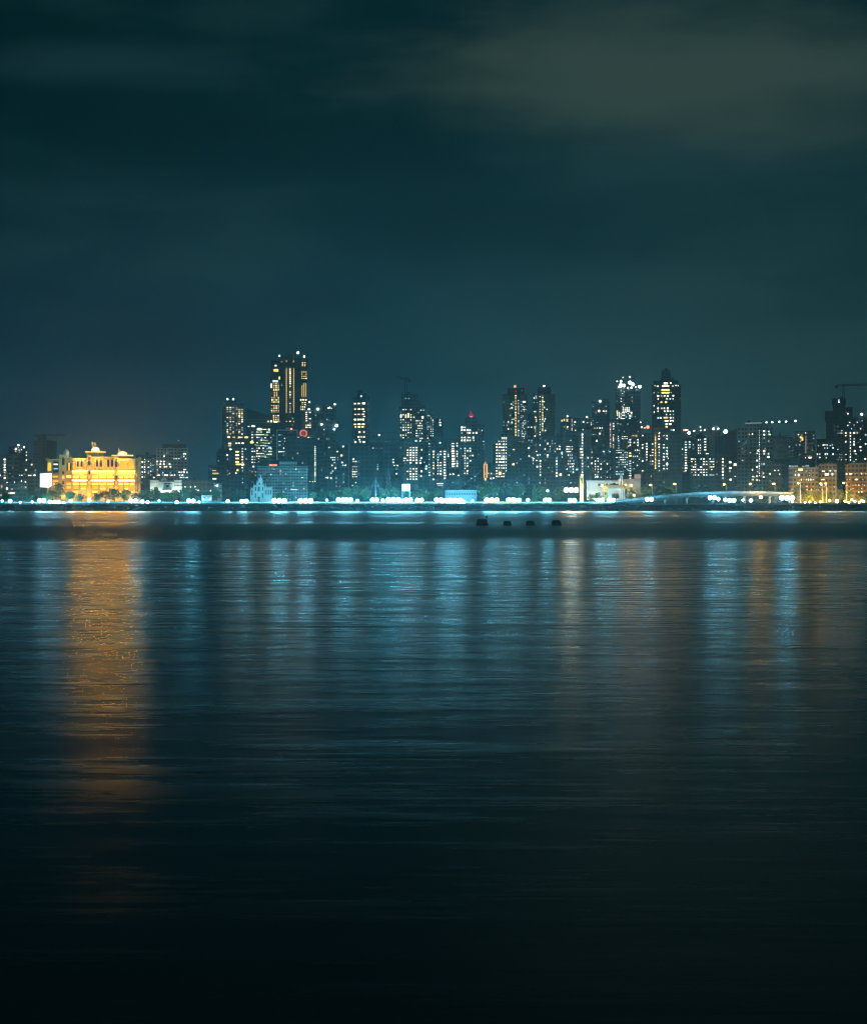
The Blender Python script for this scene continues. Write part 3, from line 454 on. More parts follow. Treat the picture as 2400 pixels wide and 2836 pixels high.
B('G', 'apartment_block', 'dark block with two irregular white window columns, roof storey stepped', 1310, [(728, 905, 1060), (728, 852, 1018, 1060, 2, 'roof_block')], DK, [f(745, 800, 1065, 1285, 2, 6, .6, 'w', .6, .5), f(830, 875, 1055, 1240, 1, 5, .95, 'w', .85, .5), (890, 1275, 20, 18, 'w'), (865, 1275, 16, 16, 'w')])
B('G', 'apartment_block', 'squat wide block of white window bars in front, right of the crowned tower', 1230, [(642, 988, 1325)], DK, [f(655, 730, 1328, 1585, 3, 7, .8, 'wwm', .8, .45), f(740, 890, 1328, 1585, 4, 7, .62, 'wwm', .75, .45), f(905, 980, 1328, 1585, 3, 7, .7, 'wwm', .75, .45)], depth=14)
def slant():
    st = Site(cp('G', 1170, 0)[0], 1410); r = thing('slant_top_block', 'windowless dark blue block with a slanting top and one starry lamp', 'building', st.loc, st.rz)
    g = lambda x, y: (st.x(cp('G', x, y)[0]), st.z(cp('G', x, y)[1]))
    a, b = g(985, 1075), g(1295, 935); bm = bmesh.new(); prism(bm, [(a[0], 0), (b[0], 0), b, a], 0, 20); obj('wall', bm, wall_mat(NV, 6., 3.6, .2), r)
    bm = bmesh.new(); prism(bm, [(a[0] - .4, a[1]), (b[0] + .4, b[1]), (b[0] + .4, b[1] + .8), (a[0] - .4, a[1] + .8)], -.5, 20.5); obj('roof', bm, M['roof'], r)
    p = g(1132, 968); bm = bmesh.new(); ball(bm, (p[0], 1, p[1]), 1.9); tube(bm, (p[0], 1.5, p[1] - 6), (p[0], 1.2, p[1]), .15); obj('roof_light', bm, spot_mat('w'), r)
slant()
B('G', 'hazy_block', 'far hazy block with white lamps and a dark tank on its roof', 1800, [(845, 1060, 965), (960, 1035, 890, 965, 4, 'roof_tank'), (690, 845, 1000, None, 3)], GR, [f(860, 1050, 980, 1060, 8, 3, .2, 'k', .3, .4)], lights=[(965, 932, 1.5, 'w'), (1032, 932, 1.2, 'w'), (785, 908, .8, 'p'), (845, 948, .9, 'm'), (795, 952, .7, 'm'), (700, 958, 1.1, 'm')])
B('G', 'hazy_block', 'far block with a flat glowing red sign, right of the crowned tower', 1780, [(525, 690, 985)], DK, [(585, 1000, 50, 10, 'k')], lights=[(560, 950, 1.2, 'r'), (585, 948, 1.3, 'p'), (610, 950, 1.2, 'r')])
B('G', 'apartment_block', 'dim narrow block with one column of white windows left of the grey grid tower', 1235, [(985, 1050, 1330, None, 2), (1050, 1292, 1275)], DK, col(1096, 1262, 1263, 1, 28, 24, 'w') + col(1094, 1345, 1610, 7, 28, 30, 'w') + [(1195, 1392, 50, 36, 'w'), (1198, 1470, 44, 30, 'w'), (1190, 1515, 22, 36, 'g'), (1262, 1425, 60, 48, 'm'), (1200, 1630, 40, 30, 'w'), (1262, 1585, 18, 18, 'w')])
gt, gs = B('G', 'grid_tower', 'broad grey apartment tower with dark grid openings and a flat bright-edged roof', 1220, [(1292, 1450, 905), (1450, 1600, 912, None, -1.), (1600, 1778, 925), (1395, 1645, 850, 905, 2, 'roof_storey')], (.34, .33, .30),
  col(1600, 955, 1640, 22, 18, 22, 'w', .85) + col(1662, 965, 1060, 3, 28, 26, 'wm') + col(1662, 1240, 1275, 2, 34, 32, 'w') + [(1450, 1008, 30, 26, 'y'), (1500, 1005, 18, 24, 'm'), (1565, 1368, 40, 36, 'w'), (1578, 1232, 28, 34, 'w'), (1565, 1270, 24, 22, 'w'), (1658, 1415, 30, 26, 'w'), (1565, 1455, 34, 26, 'w'), (1500, 1495, 22, 24, 'w'), (1510, 1588, 46, 26, 'w'), (1562, 1583, 36, 34, 'w'), (1505, 1632, 48, 26, 'w'), (1565, 1634, 40, 34, 'w'), (1650, 1545, 26, 34, 'w'), (1655, 1595, 24, 26, 'w'), (1735, 1010, 40, 26, 'g'), (1725, 970, 28, 30, 'w'), (1720, 1320, 30, 30, 'w'), (1720, 1275, 30, 34, 'w'), (1475, 905, 24, 24, 'w'), (1500, 905, 20, 20, 'w')],
  grid=(2.9, 3.2), glass=.95, wx=(.22, .78), wz=(.3, .85), cat='tower')
for q in (((1345, 1165), (1425, 1075), (1425, 1140)), ((1345, 1240), (1425, 1228), (1380, 1290), (1350, 1285))):
    bm = bmesh.new(); prism(bm, [(gs.x(cp('G', x, y)[0]), gs.z(cp('G', x, y)[1])) for x, y in q], -1.6, -1.3); obj('white_panel', bm, M['white_paint'], gt)
a, b = cp('G', 1395, 846), cp('G', 1630, 856); slab('roof_edge', glow('roof_edge_glow', (.6, .8, .85), .5), gt, gs.x(a[0]), gs.x(b[0]), .6, 1.4, gs.z(b[1]), gs.z(a[1]))  # edge slab given its own glow as a bright line
crane('H', 'crane with five white lamps along its jib above the grey grid tower', 1420, 210, 690, 800, 150, 690, 730, 712, lights=[(225, 715, 1.1, 'w'), (312, 712, 1.1, 'w'), (418, 708, 1.1, 'w'), (523, 706, 1.1, 'w'), (665, 698, 1.3, 'w')])
B('H', 'slab_block', 'blank pale slab beside a dark slot, right of the grey grid tower', 1300, [(320, 412, 955), (412, 446, 945, None, 2, 'slot'), (446, 552, 950, None, .5)], PL, [], glass=.12, grid=(4, 4))
crane('H', 'small low crane over the blank pale slab', 1310, 430, 850, 960, 310, 550, 942, 940)
B('H', 'hazy_block', 'pale block with a fine grid of dark windows next to the blank pale slab', 1290, [(553, 662, 965)], PL, [f(560, 655, 980, 1250, 5, 9, .08, 'k', .4, .4)], grid=(2.4, 2.6), glass=.85)
B('H', 'unfinished_block', 'half-built block with yellow work light patches and a tall pale pole light', 1280, [(655, 815, 850), (815, 970, 850, None, 1)], GR,
  [(745, 940, 28, 30, 'y'), (770, 965, 40, 70, 'y'), (762, 915, 20, 60, 'o'), (740, 1000, 26, 24, 'y'), (824, 1050, 9, 380, 'd'), (820, 870, 14, 24, 'w'), f(840, 930, 1010, 1230, 4, 6, .3, 'd', .6, .4), (860, 1250, 140, 18, 'm'), (885, 1228, 100, 16, 'o')], lights=[(710, 895, .4, 'w')], grid=(2.8, 2.8), glass=.7)
B('H', 'unfinished_tower', 'tall dark unfinished tower with a rounded wider head, at the right edge', 1560, [(1130, 1520, 700), (1112, 1165, 540, 700, .5, 'shoulder'), (1165, 1420, 545, 700, 1, 'shoulder'), (1410, 1532, 492, 700, .5, 'shoulder'), (1232, 1420, 462, 545, 2, 'neck'), (1220, 1432, 365, 450, 1.5, 'head'), (1240, 1415, 348, 365, 2, 'head'), (1240, 1415, 450, 462, 2, 'head')], NV,
  [(1325, 372, 22, 26, 'w'), (1325, 402, 26, 26, 'w'), (1462, 582, 22, 24, 'w')], cat='tower', grid=(3.5, 4), glass=.3)
crane('H', 'long-jibbed crane rising behind the tall rounded-head tower at the right edge', 1575, 1395, 110, 480, 1285, 1790, 160, 155)
B('H', 'apartment_block', 'dark low block with rows of small white windows below the rounded-head tower', 1230, [(985, 1278, 970)], NV, row(1055, (1085, 1112, 1145, 1225), 18, 28, 'w') + row(1102, (1110, 1150, 1235), 22, 22, 'w') + row(1195, (1000, 1035, 1120, 1148, 1237), 24, 34, 'w') + [(1033, 1245, 26, 24, 'w'), (1283, 1008, 22, 22, 'w')])
B('H', 'apartment_tower', 'stepped dark tower with warm and white windows cut by the right edge', 1220, [(1278, 1440, 800), (1440, 1525, 690), (1525, 1705, 638, None, 1), (1700, 1800, 590, None, 3)], DK,
  [(1430, 915, 36, 22, 'y'), (1432, 872, 40, 26, 'm'), (1555, 872, 44, 34, 'm'), (1558, 960, 36, 30, 'y'), (1432, 1005, 36, 36, 'm'), (1555, 1048, 36, 30, 'm'), (1555, 1005, 26, 30, 'w'), (1602, 870, 22, 36, 'm'), (1655, 808, 30, 34, 'w'), (1605, 710, 28, 26, 'w'), (1490, 712, 22, 22, 'w'), (1460, 758, 22, 22, 'w'), (1520, 808, 24, 28, 'w'), (1730, 900, 30, 32, 'w'), (1730, 1040, 26, 30, 'w'), (1565, 1147, 36, 36, 'w'), (1652, 1085, 30, 34, 'w'), (1655, 1140, 28, 24, 'w'), (1725, 1268, 26, 26, 'w')]
  + col(1500, 872, 1285, 10, 24, 26, 'wwm') + [f(1300, 1440, 820, 890, 5, 2, .5, 'w', .4, .4), f(1300, 1445, 1180, 1300, 6, 3, .6, 'wk', .6, .4), f(1535, 1700, 690, 1300, 5, 14, .10, 'wk', .4, .35)], lights=[(1672, 592, 1.2, 'w')])
B('H', 'low_block', 'unlit flat block with a broken pale roof sign, behind the yellow trees', 1160, [(315, 960, 1275)], NV, [], glass=.2, depth=14)
sg, sgs = B('H', 'old_building', 'old four-storey building with arched balconies lit amber, behind the yellow trees', 1095, [(585, 1012, 1402), (560, 600, 1410, None, 2)], (.34, .29, .24),
  [(742, 1432, 96, 50, 'y'), (662, 1510, 26, 44, 'm'), (713, 1512, 30, 46, 'm'), f(740, 950, 1560, 1605, 6, 1, .95, 'yym', .7, .8), (880, 1440, 16, 20, 'd'), f(830, 990, 1420, 1540, 5, 3, .3, 'd', .5, .4), f(720, 960, 1660, 1760, 7, 2, .4, 'od', .6, .5)], grid=(2.6, 3.4), glass=.9, wx=(.18, .8), depth=12)
for x0, x1, y0, y1 in ((565, 595, 1362, 1390), (600, 640, 1368, 1388), (650, 705, 1366, 1386), (770, 800, 1370, 1388), (815, 870, 1360, 1384)):
    a, b = cp('H', x0, y0), cp('H', x1, y1); slab('roof_sign', glow('faded_sign_light', (.7, .85, 1.), .45), sg, sgs.x(a[0]), sgs.x(b[0]), 0.2, .5, sgs.z(b[1]), sgs.z(a[1]))
B('H', 'old_building', 'old pale-roofed building with bright middle-floor windows, second from the right edge', 1100, [(1030, 1292, 1362), (1040, 1270, 1345, 1362, .5, 'pale_roof')], (.36, .31, .25),
  [(1088, 1455, 60, 22, 'm'), (1195, 1450, 40, 22, 'm'), (1140, 1500, 76, 44, 'm'), (1225, 1500, 46, 50, 'w'), (1090, 1580, 44, 26, 'm'), (1080, 1585, 90, 14, 'y'), (1270, 1450, 60, 20, 'd'), f(1050, 1280, 1620, 1760, 6, 3, .4, 'od', .6, .5), (1320, 1410, 22, 40, 'w')], grid=(2.6, 3.3), glass=.9, wx=(.18, .8), depth=12)
B('H', 'old_building', 'old brown balconied building lit orange, cut by the right edge', 1090, [(1420, 1820, 1360), (1480, 1820, 1338, 1360, .5, 'pale_roof')], (.40, .25, .13),
  [(1500, 1495, 44, 26, 'm'), (1440, 1497, 30, 20, 'm'), (1588, 1580, 50, 30, 'm'), (1665, 1492, 14, 36, 'm'), f(1430, 1750, 1475, 1510, 8, 1, .4, 'd', .5, .7), f(1430, 1750, 1560, 1600, 8, 1, .5, 'd', .5, .7), f(1430, 1780, 1640, 1850, 8, 4, .55, 'oodm', .55, .45)], grid=(2.8, 3.4), glass=.9, wx=(.15, .82), depth=12)
B('H', 'low_block', 'low pale-banded hall behind the sodium street lamps, right of centre', 1140, [(250, 465, 1345)], GR, row(1442, (350, 405, 500), 30, 26, 'w') + [(280, 1495, 32, 30, 'g'), (180, 1490, 24, 26, 'w'), (425, 1498, 18, 16, 'w')], depth=10)
CR['S'] = (1560, 1290, 5.88)
# ------------------------------------------------------------------ the golden palace
def area(parent, name, loc, sx, sy, power, color, target):
    l = bpy.data.lights.new(name, 'AREA'); l.shape = 'RECTANGLE'; l.size = sx; l.size_y = sy; l.energy = power; l.color = color
    o = bpy.data.objects.new(name, l); COL.objects.link(o); o.parent = parent; o.location = loc
    o.rotation_euler = (Vector(target) - Vector(loc)).to_track_quat('-Z', 'Z').to_euler(); return o
def palace():
    st = Site(262, 1075); r = thing('golden_palace', 'golden floodlit palace with domed roof pavilions and tall colonnades', 'palace', st.loc, st.rz)
    X, Z = st.x, st.z
    b = lambda n, m, x0, x1, yt, yb, y0, y1, pa=r: slab(n, m, pa, X(x0), X(x1), y0, y1, 0 if yb is None else Z(yb), Z(yt))
    def arch(n, m, x0, x1, yt, yb, y0, y1, pa=r):
        a0, a1, z0, z1 = X(x0), X(x1), Z(yb), Z(yt); rr = (a1 - a0) / 2; P = [(a0, z0), (a1, z0)]
        for i in range(9):
            t = math.pi * i / 8; P.append(((a0 + a1) / 2 + rr * math.cos(t), z1 - rr + rr * math.sin(t)))
        bm = bmesh.new(); prism(bm, P, y0, y1); return obj(n, bm, m, pa)
    ST, DG, AM, AB, SP = M['stone'], M['glass_and_shade'], M['amber'], M['amber_bright'], M['strip']
    bays = ((201, 242, 1272), (253, 317, 1267), (328, 374, 1272))
    # bodies
    b('wall', ST, 199, 376, 1268, None, 0, 22)
    b('wing', ST, 131, 168, 1277, None, 6.2, 20); b('wing', ST, 376, 390.5, 1271, None, 3.5, 20.2)
    b('wing', ST, 165, 199, 1266, None, 2.2, 21)
    for x0, x1, yt, aw in ((165.5, 184, 1262, (173, 180)), (242, 253, 1262, (245, 251.5)), (317, 328, 1266, (319.6, 325.6))):      # stair towers with tall dark arches
        t = b('stair_tower', ST, x0, x1, yt, None, -2.4, 8.3)
        arch('arch_panel', DG, aw[0], aw[1], yt + 5, yt + 27, -2.62, -2.3)  # dark panel proud of the wall, painted for the shade inside the arch
        for yy in (1306, 1318, 1333, 1346): b('stair_window', AM if R.random() < .5 else DG, aw[0] + .8, aw[1] - .8, yy, yy + 8, -2.6, -2.3)
        b('cornice', ST, x0 - 1, x1 + 1, yt - 2.2, yt + .2, -3.0, 9)
    for x0, x1, yt in bays:
        b('cornice', ST, x0, x1, yt - 2.5, yt + .8, -1.6, .4)
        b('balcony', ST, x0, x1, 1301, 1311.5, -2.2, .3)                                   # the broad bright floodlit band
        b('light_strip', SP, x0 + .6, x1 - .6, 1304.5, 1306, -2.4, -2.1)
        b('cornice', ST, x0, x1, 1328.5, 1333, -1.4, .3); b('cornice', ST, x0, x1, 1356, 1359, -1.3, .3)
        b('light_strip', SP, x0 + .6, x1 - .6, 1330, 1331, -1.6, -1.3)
        n = 4 if x1 - x0 < 45 else (6 if x1 - x0 > 55 else 5); w = (x1 - x0) / n
        big = x0 > 320
        for i in range(n + 1):                                                             # tall colonnade
            xx = x0 + i * w
            if big and i not in (0, 3, n): continue
            bm = bmesh.new(); q = X(min(max(xx, x0 + 1.2), x1 - 1.2)); tube(bm, (q, -1.0, Z(1301)), (q, -1.0, Z(yt + 3)), .62, .52, 10); box(bm, q - .8, q + .8, -1.7, -.2, Z(yt + 4.5), Z(yt + .9)); box(bm, q - .8, q + .8, -1.7, -.2, Z(1301), Z(1298.5)); obj('column', bm, ST, r)
        if big:
            arch('arch_window', AM, 331, 353, 1277, 1299, -.14, .2); arch('arch_window', AM, 357.5, 371, 1277, 1299, -.14, .2)
        else:
            for i in range(n):
                xx = x0 + (i + .5) * w; arch('arch_panel', DG if i % 3 != 0 else AM, xx - w * .27, xx + w * .27, yt + 6, 1292, -.14, .2)
                b('window', AM, xx - w * .22, xx + w * .22, 1294, 1299, -.14, .2)
        k = 2 if x1 - x0 < 45 else 3; w = (x1 - x0) / k
        for i in range(k):
            a0, a1 = x0 + i * w + 2.2, x0 + (i + 1) * w - 2.2
            b('window', AB, a0, a1, 1318, 1323, -.16, .2); b('window', AM, a0, a1, 1324.6, 1327, -.16, .2)
            b('window', AB, a0, a1, 1337.5, 1343, -.16, .2); b('window', AM, a0 + 1, a1 - 1, 1346, 1350.5, -.16, .2); b('window', AM if i != 1 else AB, a0 + 1, a1 - 1, 1352, 1355, -.16, .2)
            b('pier', ST, x0 + i * w - .9, x0 + i * w + .9, 1333, None, -.8, .2)
            b('window', AB if i % 2 == 0 else AM, a0 + 1, a1 - 2, 1360.5, 1363.5, -.16, .2)
    # left wing
    b('wall', ST, 131, 145, 1273, None, 3.8, 7); arch('arch_window', AM, 133.5, 142.5, 1281, 1304, 3.66, 4)
    b('cornice', ST, 130, 169, 1272, 1275.5, 3.2, 8)
    for yy in (1284, 1296): b('window', tone_mat('w', .5), 149, 161, yy, yy + 4, 6.0, 6.3)
    b('arch_panel', DG, 147, 163, 1278, 1309, 6.05, 6.3); b('balcony', ST, 131, 166, 1311, 1315, 3.4, 6.5)
    for yy in (1318, 1330, 1338): b('window', AM, 147, 161, yy, yy + 4.5, 6., 6.3)
    for yy in (1330, 1346): b('cornice', ST, 131, 166, yy - 3, yy - 1, 5, 6.3)
    # pavilion front bay
    for xx in (187, 192, 196.5): arch('arch_panel', DG if xx != 192 else AM, xx - 1.6, xx + 1.6, 1283, 1303, 2.0, 2.4)
    b('balcony', ST, 184, 199.5, 1304, 1312, .6, 2.4); b('window', AB, 185.5, 197.5, 1317, 1323, 2.0, 2.4); b('cornice', ST, 184, 199.5, 1329, 1333, 1, 2.4); b('window', AM, 185.5, 197.5, 1337, 1343, 2.0, 2.4); b('window', AM, 185.5, 197.5, 1347, 1353, 2.0, 2.4)
    bm = bmesh.new(); box(bm, X(184), X(203), 2, 14, Z(1266), Z(1263)); prism(bm, [(X(184.5), Z(1263)), (X(202), Z(1263)), (X(196), Z(1257)), (X(187), Z(1257))], 3, 13); obj('tiled_roof', bm, M['terracotta'], r)
    # right end pillars
    for xx in (378, 384, 389): bm = bmesh.new(); tube(bm, (X(xx), 2.7, 0), (X(xx), 2.7, Z(1272)), .55, .45, 10); obj('column', bm, ST, r)
    b('cornice', ST, 375, 391, 1269, 1273, 2, 5); b('arch_panel', DG, 380, 382.6, 1278, 1308, 3.36, 3.6); b('window', AM, 375.5, 381, 1312, 1320, 3.3, 3.6)
    # roof pavilions
    def pavilion(cx, w, y_top_plat, y_base, dw, y_dome, spires, mat):
        p = b('roof_pavilion', ST, cx - w * .42, cx + w * .42, y_top_plat + 4, y_base, 2, 13)
        o2 = lambda n, bm, m: obj(n, bm, m, r)
        b('roof_platform', ST, cx - w / 2, cx + w / 2, y_top_plat, y_top_plat + 4, .2, 14.5)
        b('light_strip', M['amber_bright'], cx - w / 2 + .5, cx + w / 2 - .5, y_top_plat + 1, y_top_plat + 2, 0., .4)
        for i in range(6):
            q = X(cx - w * .45 + w * .9 * i / 5); bm = bmesh.new(); tube(bm, (q, .9, Z(y_top_plat)), (q, .9, Z(y_top_plat - 3.2)), .3, .12, 6); o2('pinnacle', bm, ST)
        R0 = dw / 2 * st.k; z0, z1 = Z(y_top_plat), Z(y_dome); h = z1 - z0
        bm = bmesh.new(); lathe(bm, [(R0 * 1.05, z0), (R0 * 1.08, z0 + h * .08), (R0 * .98, z0 + h * .12), (R0 * 1.0, z0 + h * .3), (R0 * .92, z0 + h * .5), (R0 * .72, z0 + h * .7), (R0 * .42, z0 + h * .86), (R0 * .15, z0 + h * .95), (.12, z0 + h)], X(cx), 6 + R0 * .4, 20)
        d = obj('dome', bm, mat, r, True)
        for sx, sy in spires:
            bm = bmesh.new(); q = X(sx); tube(bm, (q, 6 + R0 * .4, z0), (q, 6 + R0 * .4, Z(sy)), .55, .12, 8); ball(bm, (q, 6 + R0 * .4, Z(sy + 5)), .7, 1); ball(bm, (q, 6 + R0 * .4, Z(sy + 9)), .9, 1); obj('finial', bm, ST, d)
    pavilion(265, 58, 1250, 1268, 24, 1233, ((256.3, 1219), (264, 1221)), M['white_stone'])
    pavilion(340, 61, 1259, 1272, 28, 1246, ((330, 1237),), M['white_stone'])
    bm = bmesh.new(); R0 = 2.2; z0 = Z(1260); lathe(bm, [(R0, z0 - 2), (R0 * 1.05, z0), (R0, z0 + 1.5), (R0 * .75, z0 + 3), (R0 * .3, z0 + 4), (.1, z0 + 4.6)], X(184), 3, 16); tube(bm, (X(184), 3, z0 + 4), (X(184), 3, Z(1243)), .2, .08, 6); obj('dome', bm, M['white_stone'], r, True)
    for xx, yy in ((133, 1268), (222, 1258), (388, 1265)): bm = bmesh.new(); lathe(bm, [(1.5, Z(1273)), (1.6, Z(yy + 3)), (1., Z(yy + 1)), (.1, Z(yy - 2))], X(xx), 5, 10); obj('turret', bm, ST, r)
    # floodlights standing on its ledges and forecourt, aimed back at the stone
    WC = (1., .52, .07)
    for x0, x1, yt in bays:
        w = (x1 - x0) * st.k * .9; xc = X((x0 + x1) / 2)
        area(r, 'ledge_floodlight', (xc, -4.2, Z(1313)), w, .6, 300 * w * PAL, WC, (xc, 0, Z(1300)))
        area(r, 'ledge_floodlight', (xc, -3.6, Z(1298)), w, .5, 120 * w * PAL, WC, (xc, .5, Z(1280)))
        area(r, 'forecourt_floodlight', (xc, -9., 2.), w, .8, 420 * w * PAL, WC, (xc, 0, Z(1335)))
    area(r, 'forecourt_floodlight', (X(150), -6., 5.), 10, .8, 7000 * PAL, WC, (X(150), 4, Z(1300))); area(r, 'forecourt_floodlight', (X(184), -8., 6.), 8, .8, 5000 * PAL, WC, (X(184), 2, Z(1290)))
    for xx in (247.5, 322.5): area(r, 'forecourt_floodlight', (X(xx), -8., 4.), 2.5, .8, 4200 * PAL, WC, (X(xx), -2, Z(1300)))
    area(r, 'forecourt_floodlight', (X(384), -6., 5.), 4, .8, 3000 * PAL, WC, (X(384), 3, Z(1300)))
    for xx, yy, w, pw in ((256, 1249, 6, 3600), (274, 1249, 6, 3600), (330, 1258, 6, 3300), (350, 1258, 6, 3300), (184, 1262, 3, 500)): area(r, 'dome_floodlight', (X(xx), 1.4, Z(yy) + .8), w, .6, pw * PAL, (1., .62, .2), (X(xx), 7.5, Z(yy - 9)))
    for xx, w in ((265, 40), (340, 44), (222, 26)): area(r, 'roof_floodlight', (X(xx), -4, Z(1276)), w * st.k, .5, 2600 * PAL, WC, (X(xx), 2, Z(1258)))
PAL = .40
M['hall_paint'] = plain('hall_paint', (.26, .27, .27), .7)
M['terracotta'] = plain('terracotta_tile', (.45, .16, .06), .8)
palace()

# ------------------------------------------------------------------ other landmarks on the shore
def part_boxes(root, st, c, rows):
    for n, m, x0, y0, x1, y1, f0, f1 in rows:
        a, b = cp(c, x0, y0), cp(c, x1, y1); slab(n, m, root, st.x(a[0]), st.x(b[0]), f0, f1, max(0, st.z(b[1])), st.z(a[1]))
def hoarding():
    st = Site(127, 1066); r = thing('hoarding', 'blank glowing white hoarding at the palace\'s left end', 'billboard', st.loc, st.rz)
    bm = bmesh.new(); prism(bm, [(st.x(x), st.z(y)) for x, y in ((112, 1312.5), (144, 1311), (144, 1344), (136, 1349.5), (112, 1348.5))], 0, .4); obj('lit_panel', bm, M['board'], r)
    slab('back_frame', M['pale_metal'], r, st.x(111), st.x(144.8), .4, .8, st.z(1350), st.z(1310))
    for px in (115, 140): slab('leg', M['dark_metal'], r, st.x(px) - .3, st.x(px) + .3, .3, .9, 0, st.z(1349))
hoarding()
def billboard():
    st = Site(1124, 1040); r = thing('billboard', 'bright white billboard on thin legs, mid-shore', 'billboard', st.loc, st.rz)
    slab('lit_panel', M['board'], r, st.x(1113.5), st.x(1134.5), 0, .3, st.z(1357.5), st.z(1341)); 
    for x0, x1, y0, y1 in ((1112.5, 1113.5, 1340, 1358.5), (1134.5, 1135.5, 1340, 1358.5), (1112.5, 1135.5, 1357.6, 1360.5), (1112.5, 1135.5, 1339.8, 1340.8)): slab('frame', M['pale_metal'], r, st.x(x0), st.x(x1), -.05, .5, st.z(y1), st.z(y0))
    for px in (1114, 1134): slab('leg', M['pale_metal'], r, st.x(px) - .25, st.x(px) + .25, .05, .5, 0, st.z(1360))
billboard()
def domed():
    st = Site(460, 1078); r = thing('domed_building', 'small floodlit white domed building among green trees, right of the palace', 'building', st.loc, st.rz)
    part_boxes(r, st, 'B', [('wall', M['white_stone'], 240, 1222, 400, 1420, 1.2, 11), ('wall', M['white_stone'], 400, 1250, 690, 1440, 0, 12), ('wing', M['white_stone'], 690, 1222, 832, 1440, .8, 11.1), ('cornice', M['white_stone'], 236, 1208, 402, 1224, .6, 11.4), ('cornice', M['white_stone'], 686, 1208, 836, 1224, .2, 11.6), ('cornice', M['white_stone'], 396, 1240, 692, 1254, -.5, 12.4),
        ('canopy', M['white_paint'], 470, 1390, 640, 1406, -3, 0)] + [('window', M['glass_and_shade'], 500 + 26 * i, 1264, 516 + 26 * i, 1282, -.1, .3) for i in range(6)] + [('window', M['glass_and_shade'], 700 + 24 * i, 1240, 714 + 24 * i, 1256, .7, 1.) for i in range(6)] + [('window', M['glass_and_shade'], 700 + 24 * i, 1300, 714 + 24 * i, 1320, .7, 1.) for i in range(6)]
        + [('window', M['glass_and_shade'], 255 + 34 * i, 1246, 275 + 34 * i, 1254, 1.1, 1.5) for i in range(4)] + [('arch_panel', M['glass_and_shade'], 540, 1306, 590, 1336, -.1, .3)])
    p = cp('B', 505, 1160); q = cp('B', 505, 1240); R0 = 50 / 6.725 * st.k; z0, z1 = st.z(q[1]), st.z(p[1]); h = z1 - z0
    bm = bmesh.new(); lathe(bm, [(R0, z0), (R0 * 1.02, z0 + .35 * h), (R0 * .9, z0 + .6 * h), (R0 * .6, z0 + .85 * h), (.2, z0 + h)], st.x(p[0]), 4, 16); obj('dome', bm, M['white_stone'], r, True)
    bm = bmesh.new(); x = st.x(cp('B', 730, 0)[0]); tube(bm, (x, 1, st.z(cp('B', 0, 1215)[1])), (x, 1, st.z(cp('B', 0, 1140)[1])), .12, .06); obj('flagpole', bm, M['pale_metal'], r)
    for xx, pw in ((-6, 2500), (4, 3500), (11, 1800)): area(r, 'forecourt_floodlight', (xx, -7, 2), 5, .6, pw, (.8, 1., .85), (xx, 0, 8))
domed()
def gothic():
    st = Site(722, 1065); r = thing('gothic_hall', 'pale stepped gothic-style hall with a central spire, between two big lamps', 'building', st.loc, st.rz)
    CR['K'] = (680, 1270, 8.82); W = M['white_stone']
    part_boxes(r, st, 'K', [('wall', W, 200, 650, 450, 1060, 0, 12), ('central_tower', W, 270, 560, 415, 660, .8, 9), ('side_tower', W, 120, 715, 200, 1060, 1, 11), ('nave', W, 450, 700, 650, 1060, 1.5, 11.5), ('spire_base', W, 318, 490, 412, 560, 1.4, 6),
        ('buttress', W, 196, 640, 216, 1060, -.7, .4), ('buttress', W, 372, 640, 394, 1060, -.7, .4), ('buttress', W, 268, 860, 288, 1060, -.7, .4), ('buttress', W, 640, 700, 656, 900, .6, 2), ('door', M['glass_and_shade'], 300, 930, 350, 1060, -.14, .2)]
        + [('window', M['glass_and_shade'], 232 + 0, 700, 262, 790, -.14, .2), ('window', M['glass_and_shade'], 300, 690, 350, 800, -.14, .2), ('window', M['glass_and_shade'], 405, 700, 432, 790, -.14, .2), ('window', M['glass_and_shade'], 230, 850, 258, 960, -.14, .2), ('window', M['glass_and_shade'], 400, 850, 430, 960, -.14, .2)]
        + [('window', M['glass_and_shade'], 480 + 42 * i, 770, 500 + 42 * i, 880, 1.36, 1.7) for i in range(4)] + [('window', M['glass_and_shade'], 145, 770, 172, 900, .86, 1.2), ('window', M['glass_and_shade'], 325, 590, 355, 645, .66, 1.)])
    for x, y0, y1, w in ((375, 490, 385, 20), (325, 500, 470, 12), (278, 570, 530, 14), (408, 570, 480, 14), (208, 655, 590, 14), (496, 700, 585, 14), (130, 720, 690, 12), (190, 720, 690, 12), (440, 655, 610, 12), (645, 705, 670, 12)):
        a, b = cp('K', x, y0), cp('K', x, y1); rad = w / 8.82 * st.k; bm = bmesh.new(); tube(bm, (st.x(a[0]), 2., st.z(a[1]) - .3), (st.x(a[0]), 2., st.z(b[1])), rad, .06, 8); obj('spire' if w > 15 else 'pinnacle', bm, W, r)
gothic()
def terminal():
    st = Site(1276, 1052); r = thing('low_hall', 'long low white hall glaring behind the brightest lamp cluster', 'building', st.loc, st.rz)
    part_boxes(r, st, 'E', [('wall', M['hall_paint'], 62, 1665, 515, 1830, 0, 10), ('roof_band', M['hall_paint'], 55, 1648, 522, 1667, -.6, 10.6)] + [('window', M['dark_metal'], 80 + 36 * i, 1690, 104 + 36 * i, 1716, -.1, .2) for i in range(12)] + [('pier', M['hall_paint'], 66 + 36 * i, 1667, 74 + 36 * i, 1830, -.4, .1) for i in range(13)])
terminal()
